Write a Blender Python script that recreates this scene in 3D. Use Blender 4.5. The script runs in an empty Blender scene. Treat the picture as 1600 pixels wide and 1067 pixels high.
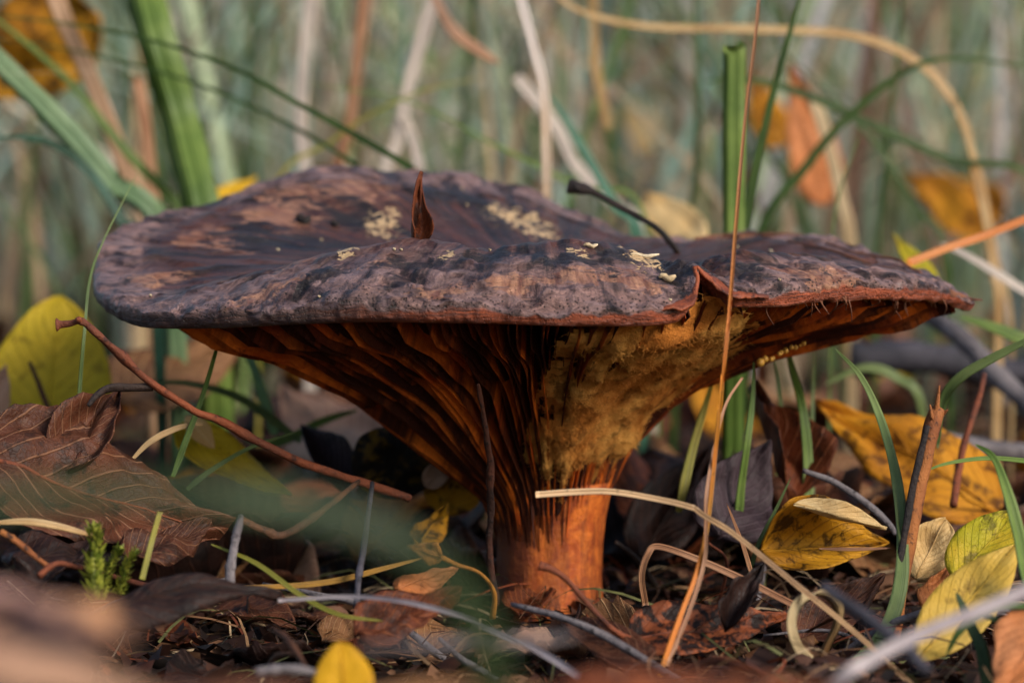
import bpy, math, random
import numpy as np
from mathutils import Vector, Matrix, noise, Quaternion

# ------------------------------------------------------------------ camera, sky, sun, exposure
SC = bpy.context.scene
COL = SC.collection
U = 0.01                                  # every length below is in centimetres
CAM_D, CAM_Z = 50.0, 7.3                  # camera 50 cm in front of the stem, 7.3 cm above the ground
FPX = 4535.0                              # focal length in pixels of the 1600 px wide photograph
PITCH = math.atan(233.5 / FPX)
cam_data = bpy.data.cameras.new('camera')
cam = bpy.data.objects.new('camera', cam_data)
COL.objects.link(cam)
cam.location = (0, -CAM_D * U, CAM_Z * U)
cam.rotation_euler = (math.pi / 2 - PITCH, 0, 0)
cam_data.sensor_width = 36
cam_data.lens = FPX / 1600 * 36
cam_data.clip_start = 0.01
cam_data.clip_end = 300
cam_data.dof.use_dof = True
cam_data.dof.focus_distance = 0.458
cam_data.dof.aperture_fstop = 18
SC.camera = cam

SUN_EL, SUN_AZ = math.radians(31), math.radians(131)     # azimuth clockwise from +Y: behind the camera, to its right
world = bpy.data.worlds.new('World')
SC.world = world
world.use_nodes = True
wn = world.node_tree
sky = wn.nodes.new('ShaderNodeTexSky')
sky.sky_type = 'NISHITA'
sky.sun_disc = False
sky.sun_elevation = SUN_EL
sky.sun_rotation = SUN_AZ
sky.dust_density = 2.0
bg = wn.nodes['Background']
wn.links.new(sky.outputs[0], bg.inputs[0])
bg.inputs[1].default_value = 0.07
sun_data = bpy.data.lights.new('sun', 'SUN')
sun = bpy.data.objects.new('sun', sun_data)
COL.objects.link(sun)
sun_data.energy = 1.5
sun_data.angle = math.radians(18)
sun_data.color = (1.0, 0.93, 0.84)
sd = Vector((math.sin(SUN_AZ) * math.cos(SUN_EL), math.cos(SUN_AZ) * math.cos(SUN_EL), math.sin(SUN_EL)))
sun.rotation_euler = sd.to_track_quat('Z', 'Y').to_euler()
sun.location = (0.5, -0.5, 2)
SC.view_settings.view_transform = 'Standard'
SC.view_settings.look = 'None'
SC.view_settings.exposure = 1.42
SC.view_settings.gamma = 1
SC.render.engine = 'CYCLES'
SC.cycles.use_denoising = True
SC.cycles.max_bounces = 8
SC.cycles.transparent_max_bounces = 8

random.seed(7)
rng = np.random.default_rng(7)

# ------------------------------------------------------------------ helpers
def P(px, py, d):
    """photo pixel + distance along the ground from the camera -> point in cm"""
    u, v = (px - 800) / FPX, (533.5 - py) / FPX
    y = math.cos(PITCH) + v * math.sin(PITCH)
    z = -math.sin(PITCH) + v * math.cos(PITCH)
    k = d / y
    return Vector((u * k, d - CAM_D, CAM_Z + z * k))

def proj(v):
    x, y, z = v[0], v[1] + CAM_D, v[2] - CAM_Z
    c, s = math.cos(PITCH), math.sin(PITCH)
    w = y * c - z * s
    return 800 + FPX * x / w, 533.5 - FPX * (z * c + y * s) / w

def gz(x, y):
    """height of the ground in cm"""
    h = 0.55 * noise.noise((x * .09, y * .09, 3.1)) + 0.25 * noise.noise((x * .33, y * .33, 8.7))
    d = math.hypot(x * .9, y)
    h *= min(1, max(0.15, d / 9))
    h += 3.0 * math.exp(-((y + 27) / 5.5) ** 2)                # low ridge of litter close to the lens
    h += max(0, y - 20) * 0.012
    return h

def smooth(x, a, b):
    t = min(1, max(0, (x - a) / (b - a)))
    return t * t * (3 - 2 * t)

def mk(name, verts, faces, mat, parent=None, origin=None, shade=True, uv=None, attrs=None):
    o0 = Vector(origin) if origin is not None else Vector((0, 0, 0))
    if parent is not None and origin is None:
        o0 = Vector(parent['o0'])
    V = np.asarray([tuple(v) for v in verts], dtype=np.float64)
    V = (V - np.array(o0)) * U
    me = bpy.data.meshes.new(name)
    me.from_pydata(V.tolist(), [], faces)
    if shade:
        me.polygons.foreach_set('use_smooth', [True] * len(me.polygons))
    if uv is not None:
        lay = me.uv_layers.new(name='UVMap')
        li = np.empty(len(me.loops), dtype=np.int32)
        me.loops.foreach_get('vertex_index', li)
        lay.data.foreach_set('uv', np.asarray(uv, dtype=np.float32)[li].ravel())
    if attrs:
        for k, a in attrs.items():
            a = np.asarray(a, dtype=np.float32)
            if a.ndim == 1:
                at = me.attributes.new(k, 'FLOAT', 'POINT'); at.data.foreach_set('value', a)
            else:
                at = me.attributes.new(k, 'FLOAT_VECTOR', 'POINT'); at.data.foreach_set('vector', a.ravel())
    me.materials.append(mat)
    me.update()
    o = bpy.data.objects.new(name, me)
    COL.objects.link(o)
    if parent is not None:
        o.parent = parent
    else:
        o.location = o0 * U
    o['o0'] = tuple(o0)
    return o

def empty(name, loc):
    o = bpy.data.objects.new(name, None)
    COL.objects.link(o)
    o.location = Vector(loc) * U
    o.empty_display_size = 0.01
    o['o0'] = tuple(loc)
    return o

def tag(o, label, cat, group=None):
    o['label'] = label; o['category'] = cat
    if group: o['group'] = group
    return o

def spline(pts, n=8):
    """Catmull-Rom through a list of points"""
    pts = [Vector(p) for p in pts]
    if len(pts) == 2:
        return [pts[0].lerp(pts[1], i / n) for i in range(n + 1)]
    ext = [pts[0] * 2 - pts[1]] + pts + [pts[-1] * 2 - pts[-2]]
    out = []
    for i in range(1, len(ext) - 2):
        a, b, c, d = ext[i - 1:i + 3]
        for k in range(n):
            t = k / n
            out.append(0.5 * ((2 * b) + (c - a) * t + (2 * a - 5 * b + 4 * c - d) * t * t + (3 * b - a - 3 * c + d) * t ** 3))
    out.append(pts[-1])
    return out

def path(keys, n=8):
    return spline([P(*k) for k in keys], n)

# ------------------------------------------------------------------ materials
def rgb(h):
    """sRGB hex -> linear"""
    c = [int(h[i:i + 2], 16) / 255 for i in (0, 2, 4)]
    return tuple(x / 12.92 if x <= .04045 else ((x + .055) / 1.055) ** 2.4 for x in c) + (1,)

class NT:
    def __init__(self, name):
        self.m = bpy.data.materials.new(name)
        self.m.use_nodes = True
        self.t = self.m.node_tree
        self.p = self.t.nodes['Principled BSDF']
        self.out = self.t.nodes['Material Output']
    def n(self, kind, **kw):
        nd = self.t.nodes.new('ShaderNode' + kind)
        for k, v in kw.items():
            setattr(nd, k, v)
        return nd
    def l(self, a, b):
        self.t.links.new(a, b)
    def put(self, sock, v):
        if hasattr(v, 'is_output') or isinstance(v, bpy.types.NodeSocket):
            self.l(v, sock)
        else:
            sock.default_value = v
    def math(self, op, a, b=0.0, clamp=False):
        nd = self.n('Math', operation=op, use_clamp=clamp)
        self.put(nd.inputs[0], a); self.put(nd.inputs[1], b)
        return nd.outputs[0]
    def vmath(self, op, a, b):
        nd = self.n('VectorMath', operation=op)
        self.put(nd.inputs[0], a); self.put(nd.inputs[1], b)
        return nd.outputs[0]
    def mix(self, f, a, b, blend='MIX'):
        nd = self.n('Mix', data_type='RGBA', blend_type=blend)
        self.put(nd.inputs[0], f); self.put(nd.inputs[6], a); self.put(nd.inputs[7], b)
        return nd.outputs[2]
    def noise(self, vec, scale, detail=4, rough=.55, dist=0.0):
        nd = self.n('TexNoise')
        self.l(vec, nd.inputs['Vector'])
        nd.inputs['Scale'].default_value = scale
        nd.inputs['Detail'].default_value = detail
        nd.inputs['Roughness'].default_value = rough
        nd.inputs['Distortion'].default_value = dist
        return nd.outputs[0]
    def ramp(self, f, a, b):
        nd = self.n('MapRange', interpolation_type='SMOOTHSTEP')
        self.put(nd.inputs[0], f)
        nd.inputs[1].default_value = a; nd.inputs[2].default_value = b
        return nd.outputs[0]
    def attr(self, name, vec=False):
        nd = self.n('Attribute', attribute_name=name)
        return nd.outputs['Vector'] if vec else nd.outputs['Fac']
    def cm(self, jitter=True):
        """object coordinates in cm, shifted per object"""
        tc = self.n('TexCoord')
        v = self.vmath('MULTIPLY', tc.outputs['Object'], (100, 100, 100))
        if jitter:
            r = self.n('ObjectInfo').outputs['Random']
            k = self.math('MULTIPLY', r, 37.0)
            cb = self.n('CombineXYZ')
            for i in range(3): self.l(k, cb.inputs[i])
            v = self.vmath('ADD', v, cb.outputs[0])
        return v
    def bump(self, h, strength=.4, dist=.05):
        nd = self.n('Bump')
        nd.inputs['Strength'].default_value = strength
        nd.inputs['Distance'].default_value = dist * U
        self.put(nd.inputs['Height'], h)
        self.l(nd.outputs[0], self.p.inputs['Normal'])
        return nd
    def finish(self, col, rough=.6, spec=.4, trans=0.0, tcol=None):
        self.put(self.p.inputs['Base Color'], col)
        self.put(self.p.inputs['Roughness'], rough)
        self.p.inputs['Specular IOR Level'].default_value = spec
        if trans > 0:
            tb = self.n('BsdfTranslucent')
            self.put(tb.inputs[0], tcol if tcol is not None else col)
            mx = self.n('MixShader')
            mx.inputs[0].default_value = trans
            self.l(self.p.outputs[0], mx.inputs[1]); self.l(tb.outputs[0], mx.inputs[2])
            self.l(mx.outputs[0], self.out.inputs[0])
        return self.m

_mc = {}
def leaf_mat(a, b, spot, vein, spots=.5, trans=.25, rough=.55, key=None, spotscale=2.2, veinamt=.6):
    k = ('leaf', a, b, spot, vein, spots, trans, rough, spotscale, veinamt)
    if k in _mc: return _mc[k]
    t = NT('leaf_' + a)
    v = t.cm()
    uv = t.n('TexCoord').outputs['UV']
    sp = t.n('SeparateXYZ'); t.l(uv, sp.inputs[0])
    n1 = t.noise(v, .7, 3)
    n2 = t.noise(v, spotscale, 6, .68, .4)
    n3 = t.noise(v, 14, 3)
    col = t.mix(t.ramp(n1, .35, .65), rgb(a), rgb(b))
    # side veins: stripes rising from the midrib
    au = t.math('ABSOLUTE', t.math('SUBTRACT', sp.outputs[0], .5))
    ph = t.math('SUBTRACT', t.math('MULTIPLY', sp.outputs[1], 9.0), t.math('MULTIPLY', au, 7.0))
    ph = t.math('ADD', ph, t.math('MULTIPLY', n1, .5))
    fr = t.math('ABSOLUTE', t.math('SUBTRACT', t.math('FRACT', ph), .5))
    vein_m = t.ramp(fr, .10, .02)
    net = t.n('TexVoronoi', feature='DISTANCE_TO_EDGE'); t.l(v, net.inputs['Vector']); net.inputs['Scale'].default_value = 11
    netm = t.ramp(net.outputs['Distance'], .09, .01)
    vm = t.math('MAXIMUM', t.math('MULTIPLY', vein_m, 1.0), t.math('MULTIPLY', netm, .22))
    col = t.mix(t.math('MULTIPLY', vm, veinamt), col, rgb(vein))
    sm = t.ramp(n2, .62 - .25 * spots, .70 - .2 * spots)
    col = t.mix(t.math('MULTIPLY', sm, min(1, .3 + spots)), col, rgb(spot))
    sm2 = t.ramp(n3, .66, .72)
    col = t.mix(t.math('MULTIPLY', sm2, .7), col, rgb(spot))
    h = t.math('ADD', t.math('MULTIPLY', vm, .8), t.math('MULTIPLY', n3, .6))
    t.bump(h, .6, .05)
    _mc[k] = t.finish(col, rough, .22, trans)
    return _mc[k]

def grass_mat(a, b, tip=None, trans=.3, rough=.45, stripes=9.0, dirt=.3):
    k = ('grass', a, b, tip, trans, rough, stripes, dirt)
    if k in _mc: return _mc[k]
    t = NT('grass_' + a)
    v = t.cm()
    uv = t.n('TexCoord').outputs['UV']
    sp = t.n('SeparateXYZ'); t.l(uv, sp.inputs[0])
    st = t.math('SINE', t.math('MULTIPLY', sp.outputs[0], stripes * 6.2832))
    n1 = t.noise(v, .8, 3); n2 = t.noise(v, 9, 4, .65)
    f = t.math('ADD', t.math('MULTIPLY', st, .18), t.ramp(n1, .3, .7))
    col = t.mix(t.math('MULTIPLY', f, 1, True), rgb(a), rgb(b))
    if tip:
        col = t.mix(t.ramp(t.math('ADD', sp.outputs[1], t.math('MULTIPLY', t.math('SUBTRACT', n1, .5), .3)), .45, .95), col, rgb(tip))
    col = t.mix(t.math('MULTIPLY', t.ramp(n2, .6, .72), dirt), col, rgb('2a1a10'))
    t.bump(t.math('ADD', st, n2), .35, .02)
    _mc[k] = t.finish(col, rough, .4, trans)
    return _mc[k]

def bark_mat(a, b, c, rough=.7):
    k = ('bark', a, b, c)
    if k in _mc: return _mc[k]
    t = NT('bark_' + a)
    v = t.cm()
    n1 = t.noise(v, 1.1, 3); n2 = t.noise(v, 7, 6, .7); n3 = t.noise(v, 25, 3)
    col = t.mix(t.ramp(n1, .35, .65), rgb(a), rgb(b))
    col = t.mix(t.ramp(n2, .52, .66), col, rgb(c))
    t.bump(t.math('ADD', n2, t.math('MULTIPLY', n3, .4)), .8, .06)
    _mc[k] = t.finish(col, rough, .35)
    return _mc[k]

# ------------------------------------------------------------------ shape builders
def frames(pts, roll=0.0, face=(0, -1, .25), twist=0.0, fixed=None):
    n = len(pts)
    out = []
    for i, p in enumerate(pts):
        tn = (pts[min(n - 1, i + 1)] - pts[max(0, i - 1)]).normalized()
        f = Vector(face)
        b = tn.cross(f)
        if b.length < .05:
            b = tn.cross(Vector((0.3, -.2, 1)))
        b.normalize()
        if fixed is not None:
            b = (Vector(fixed) - tn * tn.dot(Vector(fixed))).normalized()
        q = Quaternion(tn, roll + twist * i / (n - 1))
        b = q @ b
        nn = b.cross(tn).normalized()
        out.append((tn, b, nn))
    return out

def blade(name, keys, w, mat, prof='blade', roll=0.0, twist=0.0, fold=.35, n=8, parent=None, pts=None, ragged=0.0, fixed=None):
    """grass blade: a keeled ribbon along a path; w = full width in cm"""
    pts = pts or path(keys, n)
    fr = frames(pts, roll, twist=twist, fixed=fixed)
    m = len(pts)
    V, UV, F = [], [], []
    for i, p in enumerate(pts):
        t = i / (m - 1)
        if prof == 'blade':
            k = min(1, .55 + t * 3) * (max(0.0, 1 - t) ** .55 * .97 + .03)
        elif prof == 'cut':
            k = 1.0
        elif prof == 'both':
            k = .12 + .88 * math.sin(math.pi * min(1, max(0, t))) ** .6
        else:
            k = 1 - .45 * t
        hw = w * .5 * k * (1 + .12 * noise.noise(p * 1.3))
        tn, b, nn = fr[i]
        th = min(.025, w * .12)
        e = tn * (ragged * random.uniform(-1, 1)) if i == m - 1 else Vector()
        V += [p - b * hw + nn * hw * fold, p - b * hw * .5 + nn * hw * fold * .35 + e, p + e * .3, p + b * hw * .5 + nn * hw * fold * .35 - e,
              p + b * hw + nn * hw * fold, p - nn * th * (.4 + .6 * k)]
        UV += [(0, t), (.25, t), (.5, t), (.75, t), (1, t), (.5, t)]
        if i:
            a, c = (i - 1) * 6, i * 6
            for j in range(6):
                F.append((a + j, a + (j + 1) % 6, c + (j + 1) % 6, c + j))
    F.append(tuple(range(6)))
    F.append(tuple(range((m - 1) * 6 + 5, (m - 1) * 6 - 1, -1)))
    return mk(name, V, F, mat, parent, None if parent else pts[0], uv=UV)

def tube_geo(pts, radii, sides=7, rough=0.0, seed=0.0, flat=1.0, roll=0.0):
    fr = frames(pts, roll)
    V, UV, F = [], [], []
    m = len(pts)
    for i, p in enumerate(pts):
        tn, b, nn = fr[i]
        r = radii[i]
        for j in range(sides):
            a = 2 * math.pi * j / sides
            k = r * (1 + rough * noise.noise((p.x * 3 + seed, p.z * 3 + j * 7.3, p.y * 3)))
            V.append(p + b * (math.cos(a) * k) + nn * (math.sin(a) * k * flat))
            UV.append((j / sides, i / (m - 1)))
        if i:
            for j in range(sides):
                a0, b0 = (i - 1) * sides, i * sides
                F.append((a0 + j, a0 + (j + 1) % sides, b0 + (j + 1) % sides, b0 + j))
    F.append(tuple(range(sides - 1, -1, -1)))
    F.append(tuple(range((m - 1) * sides, m * sides)))
    return V, F, UV

def radlist(rad, m, nodes=()):
    if not isinstance(rad, (tuple, list)): rad = (rad, rad)
    k = len(rad) - 1
    out = []
    for i in range(m):
        t = i / (m - 1) * k
        j = min(k - 1, int(t))
        r = rad[j] + (rad[j + 1] - rad[j]) * (t - j)
        for (c, s, h) in nodes:
            r *= 1 + h * math.exp(-((i / (m - 1) - c) / s) ** 2)
        out.append(r)
    return out

def twig(name, keys, rad, mat, parent=None, n=8, sides=8, rough=.35, nodes=(), flat=1.0, pts=None):
    pts = pts or path(keys, n)
    V, F, UV = tube_geo(pts, radlist(rad, len(pts), nodes), sides, rough, random.random() * 50, flat)
    return mk(name, V, F, mat, parent, None if parent else pts[0], uv=UV)

def outline(kind, t):
    if kind == 'spike':      # rolled-up leaf: broad foot, long thin point
        return (.25 + 3 * t if t < .25 else 1.0) * max(.0, 1 - t) ** 1.15 * 1.2
    if kind == 'round':      # poplar / aspen
        return math.sin(math.pi * t ** .72) ** .62
    if kind == 'ovate':      # birch, pointed tip
        return (math.sin(math.pi * t ** .6) ** .8) * (1 - .35 * t)
    if kind == 'willow':
        return math.sin(math.pi * t ** .85) ** .8
    return math.sin(math.pi * t) ** .7

def leaf(name, B, T, width, mat, kind='ovate', up=(0, -.6, .8), arch=0.0, cup=0.0, curl=0.0, ripple=.06, serr=.03,
         nu=14, nv=22, twist=0.0, stalk=None, seed=None, thick=.02, rib=True, ribmat=None, stalk_r=.04, sides=(1, 1), stuffed=None, fold=0.0):
    """leaf along base B -> tip T (cm), width in cm, upper side faces `up`.
    arch bends along its length, cup raises both edges, curl rolls the edges over, fold creases along the midrib."""
    seed = random.random() * 90 if seed is None else seed
    B, T = Vector(B), Vector(T)
    ax = T - B; L = ax.length; ax.normalize()
    upv = Vector(up); nrm = (upv - ax * upv.dot(ax)).normalized()
    sd_ = ax.cross(nrm).normalized()
    V, UV, F = [], [], []
    def pos(u, v):
        hw = width * .5 * max(.015, outline(kind, min(.998, max(.002, v))))
        hw *= sides[0] if u < 0 else sides[1]
        edge = 1 + serr * (abs((v * 19 + seed) % 1 - .5) * 2 - .5) * (abs(u) > .9)
        x = u * hw * edge
        a = curl * abs(u) ** 1.5
        xx, zz = x * math.cos(a * .6), 0.0
        zz += cup * width * (abs(x) / (width * .5)) ** 2
        zz += fold * abs(x)
        zz += abs(x) * math.sin(a)
        zz += arch * L * 4 * v * (1 - v) * .5
        zz += ripple * width * (noise.noise((u * 1.6 + seed, v * 3.2, seed)) * 1.2 + .6 * noise.noise((u * 4 + seed, v * 8, seed * 2)) * abs(u))
        tw = twist * (v - .3)
        x2 = xx * math.cos(tw) - zz * math.sin(tw)
        z2 = xx * math.sin(tw) + zz * math.cos(tw)
        return B + ax * (v * L) + sd_ * x2 + nrm * z2
    for j in range(nv + 1):
        for i in range(nu + 1):
            u = i / nu * 2 - 1; v = j / nv
            V.append(pos(u, v)); UV.append((u * .5 + .5, v))
            if i and j:
                a = j * (nu + 1) + i
                F.append((a - nu - 2, a - nu - 1, a, a - 1))
    o = mk(name, V, F, mat, None, B, uv=UV)
    s = o.modifiers.new('thickness', 'SOLIDIFY'); s.thickness = thick * U; s.offset = 0
    if rib:
        pts = [pos(0, v / 12) + nrm * .015 for v in range(13)]
        r = radlist((.035 * width / 3 + .012, .008), 13)
        Vr, Fr, Ur = tube_geo(pts, r, 5)
        mk('midrib', Vr, Fr, ribmat or mat, o, uv=Ur)
    if stalk:
        pts = spline([pos(0, .02)] + [Vector(s_) for s_ in stalk], 6)
        Vr, Fr, Ur = tube_geo(pts, radlist((stalk_r, stalk_r * .8, stalk_r * .75, stalk_r * 1.3), len(pts)), 6, .2)
        mk('stalk', Vr, Fr, ribmat or mat, o, uv=Ur)
    return o

def leafp(name, b, t, wpx, mat, **kw):
    """leaf from two photo points with distances; width in photo pixels at the middle distance"""
    d = (b[2] + t[2]) / 2
    st = kw.pop('stalk', None)
    if st: st = [P(*s) for s in st]
    return leaf(name, P(*b), P(*t), wpx * d / FPX, mat, stalk=st, **kw)

# ------------------------------------------------------------------ the ground
def soil_mat():
    t = NT('soil')
    tc = t.n('TexCoord'); v = t.vmath('MULTIPLY', tc.outputs['Object'], (100, 100, 100))
    n1 = t.noise(v, .12, 4); n2 = t.noise(v, 1.4, 7, .7); n3 = t.noise(v, .02, 3)
    col = t.mix(t.ramp(n1, .35, .65), rgb('130b08'), rgb('2a1a11'))
    col = t.mix(t.ramp(n2, .55, .68), col, rgb('402c1e'))
    # farther out the litter gives way to short meadow grass
    sp = t.n('SeparateXYZ'); t.l(v, sp.inputs[0])
    far = t.ramp(sp.outputs[1], 150, 500)
    col = t.mix(far, col, t.mix(t.ramp(n3, .4, .6), rgb('5d6a45'), rgb('857c56')))
    t.bump(n2, 1.0, .3)
    return t.finish(col, .9, .2)
ys = np.concatenate([np.arange(-60, -12, 1.5), np.arange(-12, 14, .5), np.arange(14, 80, 2.0), np.geomspace(80, 6000, 34)])
xs0 = np.concatenate([-np.geomspace(26, 6000, 26)[::-1], np.arange(-25, 25.1, .6), np.geomspace(26, 6000, 26)])
V, F = [], []
for j, y in enumerate(ys):
    for i, x in enumerate(xs0):
        fade = 1 if max(abs(x), y) < 300 else 0
        V.append((x, y, gz(x, min(y, 320.0)) if fade else max(0, min(y, 320) - 20) * .012))
        if i and j:
            a = j * len(xs0) + i
            F.append((a - len(xs0) - 1, a - len(xs0), a, a - 1))
ground = mk('ground', V, F, soil_mat(), None, (0, 0, 0))
ground['kind'] = 'structure'

# ------------------------------------------------------------------ the mushroom
AX = P(857, 800, 50.0)                  # stem axis
AX = Vector((AX.x, 0.0, 0.0))
NA = 840

def ring_from(keys, smooth_pass=0):
    th, rr, zz = [], [], []
    for k in keys:
        p = P(*k) - AX
        th.append(math.atan2(p.y, p.x)); rr.append(math.hypot(p.x, p.y)); zz.append(p.z)
    o = np.argsort(th)
    th, rr, zz = np.array(th)[o], np.array(rr)[o], np.array(zz)[o]
    T = np.concatenate([th - 2 * np.pi, th, th + 2 * np.pi])
    R3, Z3 = np.tile(rr, 3), np.tile(zz, 3)
    q = np.linspace(-np.pi, np.pi, NA, endpoint=False)
    def pch(T, Y, q):
        h = np.diff(T); dl = np.diff(Y) / h
        m = np.zeros_like(Y)
        for i in range(1, len(Y) - 1):
            if dl[i - 1] * dl[i] > 0:
                w1, w2 = 2 * h[i] + h[i - 1], h[i] + 2 * h[i - 1]
                m[i] = (w1 + w2) / (w1 / dl[i - 1] + w2 / dl[i])
        i = np.clip(np.searchsorted(T, q) - 1, 0, len(T) - 2)
        s = (q - T[i]) / h[i]
        return ((2 * s**3 - 3 * s**2 + 1) * Y[i] + (s**3 - 2 * s**2 + s) * h[i] * m[i] + (-2 * s**3 + 3 * s**2) * Y[i + 1] + (s**3 - s**2) * h[i] * m[i + 1])
    r, z = pch(T, R3, q), pch(T, Z3, q)
    for _ in range(smooth_pass):
        r = (np.roll(r, 1) + 2 * r + np.roll(r, -1)) / 4
        z = (np.roll(z, 1) + 2 * z + np.roll(z, -1)) / 4
    return r, z

RIM_L = [(150, 425, 50.5), (158, 465, 48.6), (225, 494, 47.0), (330, 494, 46.0), (450, 488, 45.2), (600, 484, 44.5), (750, 486, 44.1), (900, 490, 44.0), (1000, 490, 44.2), (1058, 485, 44.6)]
NOTCH = [(1082, 462, 44.9), (1092, 420, 45.3), (1108, 432, 45.4)]
RIM_R = [(1150, 462, 45.3), (1220, 461, 45.8), (1300, 452, 46.5), (1400, 450, 47.5), (1480, 455, 48.6), (1522, 468, 49.6),
         (1440, 428, 51.5), (1350, 395, 53.2), (1270, 375, 54.3), (1180, 370, 55), (1080, 376, 55.5), (1000, 374, 56), (930, 344, 56.2), (850, 313, 56.3), (760, 288, 56.4),
         (680, 275, 56.4), (580, 268, 56.3), (480, 270, 56), (400, 291, 55.5), (300, 325, 54.6), (220, 349, 53.4), (165, 380, 52)]
rimR, rimZ = ring_from(RIM_L + NOTCH + RIM_R, 1)
undR, undZ = ring_from(RIM_L + RIM_R, 12)
crR, crZ = ring_from([(268, 405, 50.5), (280, 432, 49.6), (345, 446, 48.5), (420, 430, 47.6), (540, 403, 47), (650, 383, 46.7), (760, 389, 46.5), (870, 382, 46.4), (955, 388, 46.5), (1015, 418, 46.7),
                      (1060, 432, 46.8), (1095, 424, 46.8), (1122, 398, 47), (1180, 398, 47.5), (1280, 408, 48.4), (1400, 432, 49.3), (1450, 444, 50.0), (1380, 414, 51.2), (1280, 390, 52.5),
                      (1180, 380, 53), (1060, 386, 53.6), (960, 374, 54), (860, 340, 54.3), (760, 314, 54.4), (640, 301, 54.4), (520, 297, 54.3), (400, 319, 53.8), (345, 342, 53), (288, 374, 52)], 3)
TH = np.linspace(-np.pi, np.pi, NA, endpoint=False)

# profile of the underside (gill edges) from the stem (t=0) to the rim (t=1): left and right flank differ
PL = ([0, .02, .05, .14, .23, .317, .457, .70, .87, 1], [0, .04, .10, .21, .34, .47, .65, .87, .95, 1])
PR = ([0, .02, .06, .18, .32, .475, .67, .85, 1], [0, .13, .30, .51, .67, .79, .88, .95, 1])
ST_R, ST_Z = .99, 1.78
def fprof(t, th):
    side = .5 + .5 * math.cos(th)               # 1 towards the right
    return np.interp(t, *PL) * (1 - side) + np.interp(t, *PR) * side
def interp_ring(a, th):
    x = (th + np.pi) / (2 * np.pi) * NA
    i = int(math.floor(x)); f = x - i
    return a[i % NA] * (1 - f) + a[(i + 1) % NA] * f
def ztop(r, th):
    kk = rad_keys[int((th + np.pi) / (2 * np.pi) * NA) % NA]
    return np.interp(r, [k[0] for k in kk[:7]], [k[1] for k in kk[:7]])
def gill_edge(t, th):
    """point on the surface the gill edges lie in"""
    rt_ = smooth(math.cos(th), .75, .95); R = min(interp_ring(undR, th), interp_ring(undR, th + .06 * (1 - rt_)), interp_ring(undR, th - .06 * (1 - rt_))) - .16 - .35 * smooth(-math.cos(th), .8, 1); Z = interp_ring(undZ, th) - .42
    r = ST_R + (R - ST_R) * t
    z = ST_Z + (Z - ST_Z) * fprof(t, th)
    z += (.34 - .12 * rt_) * smooth(t, .86, 1.0)
    z = min(z, ztop(r, th) - .42)
    return AX + Vector((r * math.cos(th), r * math.sin(th), z))
def gill_depth(t):
    return .04 + .55 * smooth(t, .0, .3) - .18 * smooth(t, .88, 1)
def flesh(t, th):
    p = gill_edge(t, th)
    g = gill_depth(t)
    q = p - AX
    rr = math.hypot(q.x, q.y)
    k = max(.3, (rr - g * .35)) / rr
    return AX + Vector((q.x * k, q.y * k, min(q.z + g * .92, ztop(rr * k, math.atan2(q.y, q.x)) - .13)))

mush = empty('mushroom', AX)
tag(mush, 'large dark brown funnel-shaped mushroom with orange gills, a mould patch and a thick orange stem', 'mushroom')

# --- cap
NR = 150
rad_keys = []
for i, th in enumerate(TH):
    R, Z, Rc, Zc = rimR[i], rimZ[i], crR[i], crZ[i]
    Ru, Zu = undR[i], undZ[i]
    c = Vector((0, 0, 5.75))
    front = smooth(-math.sin(th), -.2, .6)
    zin = 6.05 + .35 * math.sin(th) - .15 * math.cos(th)
    lip_d = .30
    def zt(x): return Z + (Zc - Z) * min(1, x / max(.1, R - Rc))
    kz = [(0.0, 5.75), (Rc * .3, 5.85 * .5 + zin * .5), (Rc * .62, zin * .75 + Zc * .25 - .12), (Rc, Zc),
          (Rc + (R - Rc) * .45, Z + (Zc - Z) * (.60 + .12 * front)), (Rc + (R - Rc) * .83, Z + (Zc - Z) * .24 + .05), (R - .02, Z + .05), (R + .02, Z - .05), (R - .03, Z - .16), (R - .14, Z - .19), (R - .30, min(Z - .02, zt(.3) - .16)), (max(.5, R - .7), min(Z + .12, zt(.7) - .24))]
    rad_keys.append(kz)
def cr_eval(keys, s):
    m = len(keys) - 1
    x = s * m; i = min(m - 1, int(x)); f = x - i
    a = keys[max(0, i - 1)]; b = keys[i]; c = keys[i + 1]; d = keys[min(m, i + 2)]
    return tuple(.5 * ((2 * b[j]) + (c[j] - a[j]) * f + (2 * a[j] - 5 * b[j] + 4 * c[j] - d[j]) * f * f + (3 * b[j] - a[j] - 3 * c[j] + d[j]) * f ** 3) for j in (0, 1))
svals = np.linspace(0, 1, NR + 1)[1:]
CAPV, FIB, SV = [], [], []
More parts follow.
